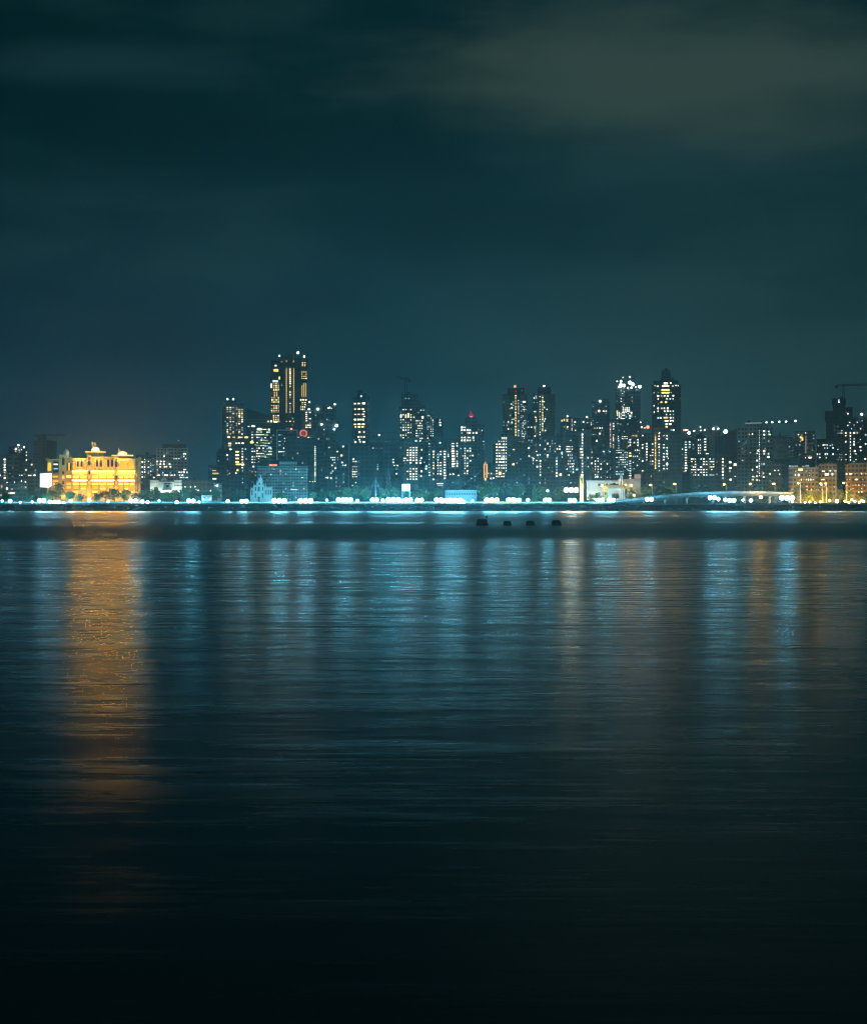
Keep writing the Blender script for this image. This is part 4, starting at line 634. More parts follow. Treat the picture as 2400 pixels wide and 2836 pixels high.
def pillar():
    st = Site(1610, 1034); r = thing('floodlit_pillar', 'tall warm floodlit pillar beside a huge warm lamp', 'monument', st.loc, st.rz)
    bm = bmesh.new(); a, b = st.x(1605), st.x(1615); box(bm, a, b, 0, b - a, 0, st.z(1319)); box(bm, a - .3, b + .3, -.3, b - a + .3, st.z(1319), st.z(1317.5)); box(bm, a - .5, b + .5, -.5, b - a + .5, 0, 1.2); obj('shaft', bm, M['stone'], r)
    slab('dark_slot', M['glass_and_shade'], r, -.35, .35, -.12, .2, st.z(1340), st.z(1324))
    bm = bmesh.new(); ball(bm, (0, 0, st.z(1315.5)), .35); tube(bm, (0, 0, st.z(1318)), (0, 0, st.z(1315.5)), .08); obj('top_light', bm, spot_mat('w'), r)
    area(r, 'uplight', (0, -3.5, .8), 2, .5, 900, (1., .7, .28), (0, 0, 9))
pillar()
def hall():
    st = Site(1670, 1062); r = thing('low_hall', 'long pale low hall, warm-lit at its left end, right of the floodlit pillar', 'building', st.loc, st.rz)
    part_boxes(r, st, 'S', [('wall', M['white_stone'], 375, 255, 930, 560, 0, 12), ('roof', M['pale_metal'], 362, 238, 940, 257, -1, 13), ('wing', M['concrete'], 930, 215, 1250, 560, 2, 12)]
        + [('window', M['glass_and_shade'], 560 + 60 * i, 290, 600 + 60 * i, 330, -.1, .2) for i in range(6)] + [('door', M['glass_and_shade'], 520, 440, 560, 560, -.1, .2)])
    area(r, 'wall_floodlight', (st.x(1638), -4, 2), 6, .5, 900, (1., .82, .45), (st.x(1638), 0, 9)); area(r, 'wall_floodlight', (st.x(1680), -5, 2), 10, .5, 350, (.95, .95, .8), (st.x(1680), 0, 9))
hall()
def gantry():
    st = Site(1700, 1044); r = thing('entrance_gateway', 'yellow pillared gateway with a dark domed beam, before the long pale hall', 'gateway', st.loc, st.rz)
    part_boxes(r, st, 'S', [('pillar', M['ochre'], 640, 350, 722, 560, 0, 2.4), ('pillar_cap', M['ochre'], 625, 335, 740, 352, -.5, 3), ('beam', M['terracotta'], 690, 315, 1015, 350, .4, 2), ('beam_moulding', M['ochre'], 690, 350, 1015, 368, .2, 2.2),
        ('post', M['pale_metal'], 922, 368, 940, 560, .4, 1.2), ('post', M['pale_metal'], 976, 368, 992, 560, .4, 1.2)])
    slab('niche', M['glass_and_shade'], r, st.x(cp('S', 668, 0)[0]), st.x(cp('S', 696, 0)[0]), -.1, .3, st.z(cp('S', 0, 470)[1]), st.z(cp('S', 0, 430)[1]))
    bm = bmesh.new(); a = st.x(cp('S', 818, 0)[0]); z = st.z(cp('S', 0, 315)[1]); lathe(bm, [(1.9, z), (1.8, z + .7), (1.2, z + 1.3), (.1, z + 1.6)], a, 1.2, 14); obj('dome', bm, M['roof'], r, True)
M['asphalt'] = plain('asphalt', (.07, .07, .07), .9)
M['ochre'] = plain('ochre_plaster', (.5, .34, .08), .85)
gantry()
def pylon():
    st = Site(1720, 1050); r = thing('pylon', 'pale square pylon rising behind the yellow pillared gateway', 'monument', st.loc, st.rz)
    bm = bmesh.new(); a, b = st.x(1716), st.x(1723.5); box(bm, a, b, 0, b - a, 0, st.z(1317)); box(bm, a - .3, b + .3, -.3, b - a + .3, 0, 1.5); obj('shaft', bm, M['white_stone'], r)
    bm = bmesh.new(); prism(bm, [(a, st.z(1334)), (a - 1.6, st.z(1329)), (a - 1.6, st.z(1327)), (a, st.z(1328))], .2, 1.2); obj('bracket', bm, M['white_stone'], r)
    slab('side_strip', M['dark_metal'], r, -.3, .3, -.1, .2, 2, st.z(1320))
pylon()
def signboard():
    st = Site(1764, 1225); r = thing('signboard', 'dull pink lit signboard above the right-hand street lamps', 'billboard', st.loc, st.rz)
    slab('lit_panel', glow('pink_sign_glass', (1., .62, .5), .42), r, st.x(1755.5), st.x(1773.5), 0, .4, st.z(1325.5), st.z(1314)); slab('frame', M['dark_metal'], r, st.x(1755), st.x(1774), .4, .8, st.z(1326), st.z(1313.5))
    for px in (1759, 1770): slab('leg', M['dark_metal'], r, st.x(px) - .3, st.x(px) + .3, .5, 1, 0, st.z(1326))
signboard()
def mast():
    st = Site(1039.5, 1030); r = thing('flag_mast', 'tall pale mast with a crossbar and guy stays, mid-shore', 'mast', st.loc, st.rz)
    bm = bmesh.new(); tube(bm, (0, 0, 0), (0, 0, st.z(1330)), .3, .14); obj('pole', bm, M['pale_metal'], r)
    bm = bmesh.new(); z = st.z(1346); tube(bm, (-2.6, 0, z), (2.6, 0, z), .12); obj('crossbar', bm, M['pale_metal'], r)
    for s in (-1, 1): bm = bmesh.new(); tube(bm, (s * 2.6, 0, z), (0, 0, st.z(1331)), .05); tube(bm, (s * 2.6, 0, z), (s * 4.5, 0, 0), .05); obj('stay', bm, M['pale_metal'], r)
mast()
def lattice():
    st = Site(1076, 1180); r = thing('lattice_mast', 'small pale steel lattice mast in front of the unlit navy block', 'mast', st.loc, st.rz)
    bm = bmesh.new(); zt = st.z(1296); w = 3.4
    for sx in (-1, 1):
        for sy in (-1, 1): tube(bm, (sx * w, sy * w, 0), (sx * .25, sy * .25, zt), .28, .14, 4)
    z = 0.
    while z < zt - 3:
        a, b = w + (.25 - w) * z / zt, w + (.25 - w) * (z + 3) / zt
        tube(bm, (-a, -a, z), (b, -b, z + 3), .13, None, 4); tube(bm, (a, -a, z), (-b, -b, z + 3), .13, None, 4); tube(bm, (-a, -a, z), (a, -a, z), .13, None, 4); z += 3
    obj('frame', bm, M['pale_metal'], r)
    bm = bmesh.new(); tube(bm, (0, 0, zt - .5), (0, 0, zt + 3), .1, .05); obj('antenna', bm, M['pale_metal'], r)
lattice()

# ------------------------------------------------------------------ flyover
def flyover():
    ctl = [(1690, 6.2, 1042), (1740, 7.2, 1040), (1800, 9.2, 1040), (1860, 10.6, 1040), (1920, 11.9, 1042), (2000, 12.6, 1044), (2090, 12.8, 1046), (2150, 12.4, 1050), (2200, 12., 1056)]
    P = []
    for (p0, z0, y0), (p1, z1, y1) in zip(ctl, ctl[1:]):
        for i in range(6):
            t = i / 6; px = p0 + (p1 - p0) * t; y = y0 + (y1 - y0) * t; P.append(((px - CX) / F * y, y, z0 + (z1 - z0) * t))
    x0 = P[len(P) // 2]; r = thing('flyover', 'curving elevated road lit yellow by sodium lamps, right shore', 'flyover', (x0[0], x0[1], GZ))
    L = lambda p: (p[0] - x0[0], p[1] - x0[1], p[2] - GZ)
    def ribbon(n, m, y0, y1, z0, z1):
        bm = bmesh.new(); rows = []
        for p in map(L, P): rows.append([bm.verts.new((p[0], p[1] + y, p[2] + z)) for y, z in ((y0, z0), (y1, z0), (y1, z1), (y0, z1))])
        for a, b in zip(rows, rows[1:]):
            for i in range(4): bm.faces.new((a[i], a[(i + 1) % 4], b[(i + 1) % 4], b[i]))
        bm.faces.new(rows[0]); bm.faces.new(rows[-1][::-1]); return obj(n, bm, m, r)
    ribbon('deck', M['asphalt'], -4.5, 4.5, -1.3, 0); ribbon('parapet', M['concrete'], -4.8, -4.5, -.5, 1.0); ribbon('parapet', M['concrete'], 4.5, 4.8, -.4, 1.0); ribbon('girder', M['asphalt'], -2.5, 2.5, -2.3, -1.3)
    for i in range(4, len(P), 6):
        p = L(P[i]); bm = bmesh.new(); tube(bm, (p[0], p[1], 0), (p[0], p[1], p[2] - 2.3), .8, .8, 10); box(bm, p[0] - .7, p[0] + .7, p[1] - 3, p[1] + 3, p[2] - 3., p[2] - 2.25); obj('pier', bm, M['concrete'], r)
    return P
flyover()

# ------------------------------------------------------------------ trees
def crown_mesh(seed, mat, conical=False):
    rr = random.Random(seed); bm = bmesh.new(); blobs = []
    for i in range(11):
        if conical: t = i / 10; blobs.append((rr.uniform(-.1, .1) * (1 - t), rr.uniform(-.1, .1) * (1 - t), .15 + .82 * t, .30 * (1 - t) + .05))
        else:
            a = rr.uniform(0, 6.28); q = rr.uniform(0, .30); blobs.append((q * math.cos(a), q * math.sin(a), rr.uniform(.38, .84), rr.uniform(.12, .22)))
    for bx, by, bz, br in blobs:
        for k in range(75):
            d = Vector((rr.gauss(0, 1), rr.gauss(0, 1), rr.gauss(0, 1))).normalized() * br * rr.uniform(.55, 1.12)
            p = Vector((bx, by, bz)) + Vector((d.x, d.y, d.z * .8)); s = rr.uniform(.018, .045)
            u = Vector((rr.gauss(0, 1), rr.gauss(0, 1), rr.gauss(0, 1))).normalized(); v = u.orthogonal().normalized()
            bm.faces.new([bm.verts.new(p + q) for q in (u * s, v * s * .7, -u * s, -v * s * .7)])
    me = bpy.data.meshes.new('crown'); bm.to_mesh(me); bm.free(); me.materials.append(mat); return me
def trunk_mesh(seed):
    rr = random.Random(seed); bm = bmesh.new(); tube(bm, (0, 0, 0), (.01, 0, .45), .028, .018, 7)
    for i in range(4):
        a = i * 1.57 + rr.uniform(-.4, .4); tube(bm, (.01, 0, .36 + .03 * i), (.2 * math.cos(a), .2 * math.sin(a), .62 + .05 * i), .013, .005, 5)
    tube(bm, (.01, 0, .45), (0, .02, .8), .017, .004, 6)
    me = bpy.data.meshes.new('trunk'); bm.to_mesh(me); bm.free(); me.materials.append(M['trunk']); return me
def palm_meshes(seed):
    rr = random.Random(seed); bm = bmesh.new()
    tube(bm, (0, 0, 0), (.03, 0, .4), .022, .016, 7); tube(bm, (.03, 0, .4), (.05, 0, .8), .016, .012, 7)
    t = bpy.data.meshes.new('trunk'); bm.to_mesh(t); bm.free(); t.materials.append(M['trunk']); bm = bmesh.new()
    for i in range(15):
        a = i * 2.4 + rr.uniform(-.2, .2); up = rr.uniform(-.1, .35); ln = rr.uniform(.26, .36); prev = None
        for k in range(7):
            q = k / 6; p = Vector((.05 + math.cos(a) * ln * q, math.sin(a) * ln * q, .8 + up * q * .6 - .34 * q * q + .08 * q)); w = .055 * math.sin(math.pi * (q * .85 + .12)); s = Vector((-math.sin(a), math.cos(a), -.5)) * w; s2 = Vector((math.sin(a), -math.cos(a), -.5)) * w
            now = [bm.verts.new(p + s), bm.verts.new(p), bm.verts.new(p + s2)]
            if prev: bm.faces.new((prev[0], prev[1], now[1], now[0])); bm.faces.new((prev[1], prev[2], now[2], now[1]))
            prev = now
    c = bpy.data.meshes.new('fronds'); bm.to_mesh(c); bm.free(); c.materials.append(M['palm']); return t, c
PROTO = {'t': [(trunk_mesh(i), crown_mesh(i, M['leaf'])) for i in range(4)], 'y': [(trunk_mesh(i + 9), crown_mesh(i + 9, M['leaf_lamplit'])) for i in range(3)], 'c': [(trunk_mesh(20), crown_mesh(20, M['leaf'], True))], 'p': [palm_meshes(i) for i in range(2)]}
def tree(px, top, wpx, Y, kind, label, cat='tree'):
    X = (px - CX) / F * Y; h = (CAMZ - GZ) + (HZ - top) / F * Y; w = wpx / F * Y * 1.05
    r = thing({'p': 'palm_tree', 'c': 'conical_tree'}.get(kind, 'shade_tree'), label, cat, (X, Y, GZ), R.uniform(0, 6.28), 'trees along the shore'); r.scale = (w / .75, w / .75, h * 1.02)
    tm, cm = R.choice(PROTO[kind]); 
    for n, me in (('trunk', tm), ('fronds' if kind == 'p' else 'crown', cm)):
        o = bpy.data.objects.new(n, me); COL.objects.link(o); o.parent = r
TREES = [(52, 1343, 26, 1040, 'p', 'small palm below the leftmost low shed'), (100, 1342, 24, 1045, 'p', 'palm just left of the glowing white hoarding'), (84, 1368, 28, 1030, 't', 'low round bush-like tree left of the glowing white hoarding'), (20, 1360, 26, 1050, 't', 'small tree at the far left edge of the shore'),
 (168, 1333, 34, 1048, 't', 'dark tree overlapping the palace\'s left pavilion'), (146, 1345, 30, 1050, 't', 'dark tree at the foot of the glowing white hoarding'), (128, 1362, 30, 1030, 't', 'pale-lit low tree under the glowing white hoarding'), (196, 1360, 36, 1034, 't', 'low tree below the palace\'s left bay'), (226, 1364, 30, 1030, 't', 'low tree below the palace between its two left bays'),
 (268, 1363, 28, 1036, 't', 'small tree below the palace\'s middle bay, left side'), (292, 1356, 32, 1044, 't', 'tree below the palace\'s middle bay, right side'), (318, 1350, 38, 1040, 't', 'bright green tree below the palace\'s second stair tower'), (344, 1354, 36, 1036, 't', 'bright green tree below the palace\'s right bay'), (380, 1362, 28, 1044, 't', 'tree at the foot of the palace\'s right end'),
 (398, 1352, 28, 1046, 'p', 'palm between the palace and the white domed building'), (412, 1349, 34, 1040, 't', 'pale green tree in front of the white domed building\'s left wing'), (432, 1346, 26, 1044, 't', 'darker tree before the dome of the white domed building'), (462, 1360, 34, 1030, 't', 'low vivid green tree below the white domed building'), (484, 1354, 26, 1040, 't', 'dark tree at the white domed building\'s right wing'),
 (514, 1346, 34, 1038, 't', 'yellow-green tree right of the white domed building'), (536, 1354, 30, 1044, 't', 'tree before the long flat-roofed low block'), (566, 1358, 32, 1046, 't', 'tree behind the low white promenade kiosk'), (600, 1352, 32, 1042, 't', 'tree right of the low white promenade kiosk'), (632, 1348, 32, 1046, 't', 'dark tree below the yellow-lit floors left of the gothic hall'), (662, 1352, 30, 1042, 't', 'tree standing just left of the gothic hall'),
 (776, 1360, 28, 1050, 't', 'tree just right of the gothic hall'), (808, 1366, 24, 1046, 't', 'small tree in front of the gridded teal office block'), (866, 1358, 30, 1044, 't', 'tree at the right foot of the gridded teal office block'), (896, 1352, 34, 1050, 't', 'dark tree below the dotted right edge of the big navy block'), (930, 1354, 32, 1050, 't', 'dark tree two trees left of the tall pale mast'), (958, 1344, 32, 1046, 't', 'tall dark tree left of the narrow warm-windowed block'), (990, 1342, 36, 1048, 't', 'broad dark tree below the narrow warm-windowed block'), (1014, 1347, 30, 1044, 't', 'dark tree just left of the tall pale mast'), (1060, 1350, 30, 1046, 't', 'dark tree just right of the tall pale mast'),
 (1090, 1346, 32, 1050, 't', 'dark tree left of the bright white billboard'), (1152, 1354, 32, 1050, 't', 'dark tree right of the bright white billboard'), (1178, 1350, 32, 1046, 't', 'dark tree two trees right of the bright white billboard'), (1212, 1350, 34, 1060, 't', 'dark tree just left of the long glaring hall'), (1248, 1343, 34, 1070, 't', 'dark tree rising behind the left half of the long glaring hall'), (1290, 1340, 34, 1072, 't', 'dark tree rising behind the right half of the long glaring hall'), (1336, 1340, 40, 1056, 't', 'dark tree right of the long glaring hall'),
 (1364, 1336, 46, 1058, 't', 'broad dark tree above the single largest white lamp'), (1402, 1334, 50, 1060, 't', 'broad dark tree above the pair of white lamps'), (1440, 1338, 46, 1056, 't', 'broad dark tree left of the conical tree'), (1479, 1343, 22, 1036, 'c', 'slender conical tree between two white lamps'), (1506, 1342, 40, 1054, 't', 'dark tree just right of the conical tree'), (1545, 1345, 36, 1056, 't', 'dark tree left of the huge warm lamp'),
 (1636, 1366, 24, 1040, 't', 'small tree before the warm-lit end of the long pale hall'), (1655, 1362, 24, 1042, 't', 'small tree between warm-lit hall end and yellow gateway pillar'), (1702, 1364, 26, 1050, 't', 'small tree seen under the beam of the yellow gateway'), (1748, 1348, 34, 1054, 't', 'dark tree right of the pale square pylon'), (1784, 1342, 40, 1058, 't', 'dark green tree behind the leftmost lamp of the flyover'), (1822, 1338, 42, 1060, 't', 'big dark green tree in the gap between the first two flyover lamps'), (1850, 1346, 34, 1058, 't', 'dark tree just left of the second flyover lamp'),
 (1896, 1346, 36, 1062, 't', 'dark tree behind the flyover below the squat window block'), (1926, 1342, 36, 1064, 't', 'dim green tree around the short yellow post on the flyover'), (1962, 1338, 42, 1066, 't', 'big dark tree behind the flyover left of the middle lamp'), (2002, 1346, 36, 1064, 't', 'dark tree behind the middle flyover lamp'), (2044, 1342, 42, 1066, 't', 'dark tree below the warm corner of the grey grid tower'), (2098, 1346, 38, 1064, 't', 'dark tree behind the flyover below the grey grid tower\'s right side'), (2130, 1350, 34, 1068, 't', 'dark tree behind the last flyover lamp'), (2166, 1346, 32, 1066, 't', 'dark tree behind the large white lamp by the yellow trees'),
 (2204, 1342, 34, 1052, 'y', 'tall yellow-lit tree with a lamp post in front, leftmost of the yellow trees'), (2226, 1346, 30, 1058, 'y', 'dark-topped yellow-lit tree right of the leftmost yellow one'), (2238, 1360, 28, 1044, 'y', 'low bright yellow-lit bush-like tree before the amber arched building'), (2256, 1352, 28, 1050, 'y', 'yellow-green-lit tree left of the paired sodium posts'), (2276, 1362, 24, 1046, 'y', 'orange-lit tree between the paired sodium posts'), (2298, 1358, 30, 1050, 'y', 'orange-lit tree right of the paired sodium posts'), (2326, 1352, 32, 1050, 'y', 'olive tree behind the rightmost sodium lamp'), (2350, 1356, 28, 1046, 'y', 'orange-lit tree before the brown balconied building'), (2374, 1362, 26, 1044, 'y', 'low orange-lit tree near the right edge'), (2394, 1358, 28, 1048, 'y', 'orange-lit tree cut by the right edge')]
for t in TREES: tree(*t)

# ------------------------------------------------------------------ lamps
def lamp_mesh(size):
    """post + one or more round lamp heads"""
    k = {'s': (1, .40), 'm': (1, .62), 'b': (2, .78), 'H': (3, .95)}[size]
    bm = bmesh.new(); tube(bm, (0, 0, 0), (0, 0, 1.), .10, .07, 8); me = bpy.data.meshes.new('post')
    return k
def white_lamp(px, py, size, label, mat='lamp', Y=1018, name='promenade_lamp', group='white promenade lamps'):
    n, rad = {'s': (1, .38), 'm': (1, .6), 'b': (2, .72), 'H': (3, .85)}[size]; rad *= LAMPK
    X = (px - CX) / F * Y; z = CAMZ - GZ + (HZ - py) / F * Y
    r = thing(name, label, 'street lamp', (X, Y, GZ), -math.atan2(X, Y), group)
    key = (n, round(z, 2), mat)
    bm = bmesh.new(); tube(bm, (0, 0, 0), (0, 0, .25), .22, .22, 8); tube(bm, (0, 0, .2), (0, 0, z - rad * .8), .11, .07, 8); obj('post', bm, M['dark_metal'], r)
    xs = [(i - (n - 1) / 2) * rad * 2.15 for i in range(n)]
    if n > 1: bm = bmesh.new(); tube(bm, (xs[0], 0, z - rad), (xs[-1], 0, z - rad), .09); obj('crossarm', bm, M['dark_metal'], r)
    for x in xs:
        bm = bmesh.new(); ball(bm, (x, 0, z), rad); h = obj('lamp_globe', bm, M[mat], r, True)
        bm = bmesh.new(); tube(bm, (x, 0, z + rad * .9), (x, 0, z + rad * 1.15), rad * .6, rad * .3, 10); obj('cap', bm, M['dark_metal'], h)
LAMPK = 1.9  # globes oversized: the glow round each lamp is put into their shape
WL = [(7, 1387, 's', 'small white lamp nearest the left edge'), (29, 1388, 'm', 'white lamp below the leftmost palm'), (57, 1391, 's', 'small white lamp left of the low round bush'), (90, 1390, 's', 'small white lamp under the palm left of the white hoarding'), (116, 1386, 'b', 'bright lamp below the glowing white hoarding'), (139, 1390, 'm', 'white lamp just right of the one under the white hoarding'), (157, 1392, 'b', 'bright lamp in the merged cluster below the palace\'s left pavilion'), (177, 1395, 'm', 'lowest lamp, right end of the cluster below the palace\'s left pavilion'), (197, 1387, 'm', 'white lamp below the palace\'s left bay, right of the merged cluster'), (248, 1386, 'm', 'single white lamp below the palace\'s central tower'), (300, 1389, 's', 'small dim lamp below the palace\'s middle bay'), (369, 1387, 'b', 'bright starry lamp below the palace\'s right bay'), (395, 1389, 'm', 'white lamp just right of the bright starry one below the palace'), (409, 1391, 'm', 'white lamp left of the domed building, low on the wall'), (441, 1387, 's', 'small lamp under the white dome'),
 (490, 1391, 'm', 'white lamp under the domed building\'s right wing'), (529, 1387, 'b', 'bright lamp left of the low white kiosk'), (551, 1390, 's', 'small lamp touching the low white kiosk'), (631, 1388, 'm', 'white lamp left of the gothic hall'), (676, 1388, 'b', 'bright lamp at the gothic hall\'s left corner'), (773, 1387, 'H', 'huge lamp at the gothic hall\'s right side'), (846, 1387, 'H', 'huge lamp below the gridded teal office block\'s right corner'), (905, 1385, 's', 'small lamp right of the huge one by the teal office block'), (943, 1384, 'b', 'left lamp of the wide bright pair left of the tall mast'), (965, 1384, 'b', 'right lamp of the wide bright pair left of the tall mast'), (990, 1387, 'm', 'white lamp below the narrow warm-windowed block'),
 (1037, 1384, 'b', 'bright lamp at the foot of the tall pale mast'), (1060, 1386, 'm', 'white lamp just right of the tall pale mast'), (1089, 1384, 'H', 'large lamp left of the bright white billboard'), (1112, 1388, 'm', 'white lamp under the billboard\'s left leg'), (1130, 1384, 'b', 'bright lamp under the billboard\'s right leg'), (1161, 1385, 'b', 'bright lamp midway from billboard to the long glaring hall'), (1214, 1384, 'b', 'bright lamp at the left end of the long glaring hall'), (1230, 1386, 'b', 'second lamp from the left before the long glaring hall'), (1245, 1387, 'b', 'third lamp from the left before the long glaring hall'), (1260, 1386, 'H', 'largest lamp in the cluster before the long glaring hall'), (1277, 1390, 'b', 'low lamp at the right end of the cluster before the glaring hall'), (1308, 1387, 's', 'small lamp at the glaring hall\'s right corner'),
 (1361, 1385, 'H', 'single largest white lamp, alone right of the glaring hall'), (1413, 1384, 'b', 'left lamp of the close pair below the broad dark trees'), (1431, 1385, 'b', 'right lamp of the close pair below the broad dark trees'), (1461, 1385, 'm', 'white lamp left of the conical tree'), (1515, 1385, 'b', 'bright lamp right of the conical tree'), (1515.5, 1359, 's', 'small raised lamp on a thin pole above the one right of the conical tree'), (1584, 1386, 'b', 'low white lamp under the huge warm lamp'), (1661, 1385, 'b', 'white lamp left of the yellow gateway pillar'), (1692, 1385, 'b', 'white lamp under the gateway beam'), (1797, 1383, 'b', 'starry white lamp where the flyover begins'), (1971, 1378, 'b', 'starry white lamp before the flyover, below its middle'), (1988, 1382, 'm', 'white lamp just right of the starry one before the flyover'), (2007, 1384, 'm', 'white lamp before the flyover below the middle sodium lamp'), (2025, 1386, 'b', 'low starry lamp before the flyover, right of the middle sodium lamp'), (2056, 1385, 's', 'small lamp before the flyover\'s right part'), (2078, 1386, 'm', 'white lamp left of the big yellow flood'), (2178, 1379, 'H', 'large starry white lamp left of the yellow-lit trees'), (2296, 1386, 's', 'small white lamp left of the white roadside arch by the orange trees'), (2316, 1388, 'm', 'white lamp below the rightmost sodium lamp'), (2366, 1389, 's', 'small lamp second from the right edge'), (2390, 1389, 's', 'small lamp at the right edge')]
for w in WL: white_lamp(*w)
M['sodium_dim'] = glow('amber_glass', (1., .55, .12), 40.)
white_lamp(1581, 1357, 'H', 'huge warm white floodlight left of the tall floodlit pillar', 'lamp_warm', 1030, 'floodlight', 'warm shore floodlights')
white_lamp(2106, 1377, 'm', 'big yellow flood lamp under the flyover\'s right end', 'sodium', 1034, 'floodlight', 'warm shore floodlights')
def sodium(px, py, post_px, Y, label, lit=True):
    X = (post_px - CX) / F * Y; z = CAMZ - GZ + (HZ - py) / F * Y
    r = thing('sodium_street_lamp', label, 'street lamp', (X, Y, GZ), 0, 'sodium street lamps'); hx = (px - post_px) / F * Y
    bm = bmesh.new(); tube(bm, (0, 0, 0), (0, 0, z + .5), .20, .10, 8); tube(bm, (0, 0, 0), (0, 0, .8), .3, .25, 8); obj('post', bm, M['pale_metal'], r)
    bm = bmesh.new(); tube(bm, (0, 0, z + .4), (hx * .5, -.4, z + .9), .08, .07, 6); tube(bm, (hx * .5, -.4, z + .9), (hx, -.8, z + .75), .07, .06, 6); obj('arm', bm, M['pale_metal'], r)
    bm = bmesh.new(); lathe(bm, [(.1, z + .85), (.45, z + .7), (.5, z + .5)], hx, -.8, 12); h = obj('lamp_hood', bm, M['dark_metal'], r)
    bm = bmesh.new(); bmesh.ops.create_icosphere(bm, subdivisions=2, radius=.55, matrix=Matrix.Translation((hx, -.8, z + .1)) @ Matrix.Scale(.8, 4, (0, 0, 1))); obj('lamp_glass', bm, M['sodium'], h, True)
for a in [(1666, 1345, 1671, 1040, 'sodium lamp on top of the yellow gateway pillar'), (1731, 1344, 1737, 1048, 'left one of two sodium lamps right of the pale pylon'), (1747, 1345, 1740, 1049, 'right one of two sodium lamps right of the pale pylon'), (1754, 1372, 1757, 1038, 'short low sodium lamp by the start of the flyover'), (1800, 1344, 1806, 1040, 'first tall sodium lamp on the flyover, above the starry white lamp'), (1866, 1341, 1872, 1044, 'second tall sodium lamp on the flyover, the starriest yellow one'), (2003, 1342, 2009, 1046, 'middle flyover sodium lamp below the dim narrow block'), (2075, 1341, 2081, 1048, 'flyover sodium lamp in front of the grey grid tower'), (2140, 1340, 2147, 1050, 'last flyover sodium lamp, left of the large starry white lamp'), (2208, 1339, 2215, 1042, 'sodium lamp before the tall leftmost yellow tree'), (2270, 1340, 2277, 1042, 'left lamp of the paired sodium posts by the orange trees'), (2284, 1340, 2287, 1043, 'right lamp of the paired sodium posts by the orange trees'), (2334, 1338, 2342, 1042, 'rightmost tall sodium lamp, before the brown balconied building')]:
    sodium(*a)

for px, w in ((2206, 9), (2238, 9), (2266, 8), (2300, 9), (2338, 9), (2378, 10)):
    X = (px - CX) / F * 1034
    area(None, 'added_tree_light', (X, 1034, GZ + 1.), w, .5, 7000, (1., .6, .06), (X, 1052, GZ + 9))  # unseen lamps added to turn the trees amber

for px, w in ((2222, 16), (2290, 12), (2368, 16)):
    X = (px - CX) / F * 1078
    area(None, 'added_amber_light', (X, 1076, GZ + 6.), w, .5, 2600, (1., .58, .08), (X, 1094, GZ + 9))  # unseen lamps added to wash the old facades in amber
for px, py in ((2193, 1390), (2228, 1391), (2241, 1390), (2256, 1392), (2270, 1390), (2338, 1388), (2349, 1391), (2357, 1384), (2378, 1391), (2385, 1386)):
    white_lamp(px, py, 's', 'small amber light low on the shore below the yellow and orange trees', 'sodium_dim', 1024, 'shore_light', 'small amber shore lights')

# ------------------------------------------------------------------ shore, water, boats
def grid_sheet(name, xs, ys, zf, mat):
    bm = bmesh.new(); V = [[bm.verts.new((x, y, zf(x, y))) for x in xs] for y in ys]
    for a, b in zip(V, V[1:]):
        for i in range(len(xs) - 1): bm.faces.new((a[i], a[i + 1], b[i + 1], b[i]))
    return tag(obj(name, bm, mat), None, None, None, 'structure')
grid_sheet('ground', [-1500, 1500], [1008.2, 2400], lambda x, y: GZ, M['paving'])
rr = random.Random(3)
grid_sheet('embankment', [-620 + i * 2.5 for i in range(497)], [998, 1000, 1002, 1004, 1006, 1008.4], lambda x, y: max(-1., (y - 1000) * .5) + (rr.uniform(-.35, .35) if 999 < y < 1008 else 0), M['rock'])
bm = bmesh.new()
for i in range(1500):
    t = rr.random(); y = 1000.2 + t * 7.5; p = Vector((rr.uniform(-420, 420), y, (y - 1000) * .5 + .1)); s = rr.uniform(.35, 1.0)
    m = Matrix.Translation(p) @ Matrix.Rotation(rr.uniform(0, 6), 4, Vector((rr.random(), rr.random(), rr.random())).normalized()) @ Matrix.Diagonal((s, s * rr.uniform(.5, .9), s * rr.uniform(.5, .8), 1))
    g = bmesh.ops.create_icosphere(bm, subdivisions=1, radius=1, matrix=m)
    for v in g['verts']: v.co += Vector((rr.uniform(-.15, .15), rr.uniform(-.15, .15), rr.uniform(-.15, .15))) * s
tag(obj('boulders', bm, M['rock']), 'dark boulders heaped along the sea wall foot', 'rocks', None, 'stuff')
sw = thing('sea_wall', 'long dark concrete sea wall along the far shore, below the lamps', 'sea wall', (0, 1009, GZ - .4))
slab('wall', M['concrete'], sw, -620, 620, -.25, .25, 0, 1.75); slab('coping', M['concrete'], sw, -620, 620, -.4, .4, 1.75, 1.95)
pw = thing('boundary_wall', 'low pale wall behind the promenade lamps, glaring under their light', 'wall', (-90, 1025, GZ))
pw['kind'] = sw['kind'] = 'thing'
slab('wall', M['concrete'], pw, -400, 215, 0, .3, 0, 2.3); slab('coping', M['concrete'], pw, -400, 215, -.12, .42, 2.3, 2.5)
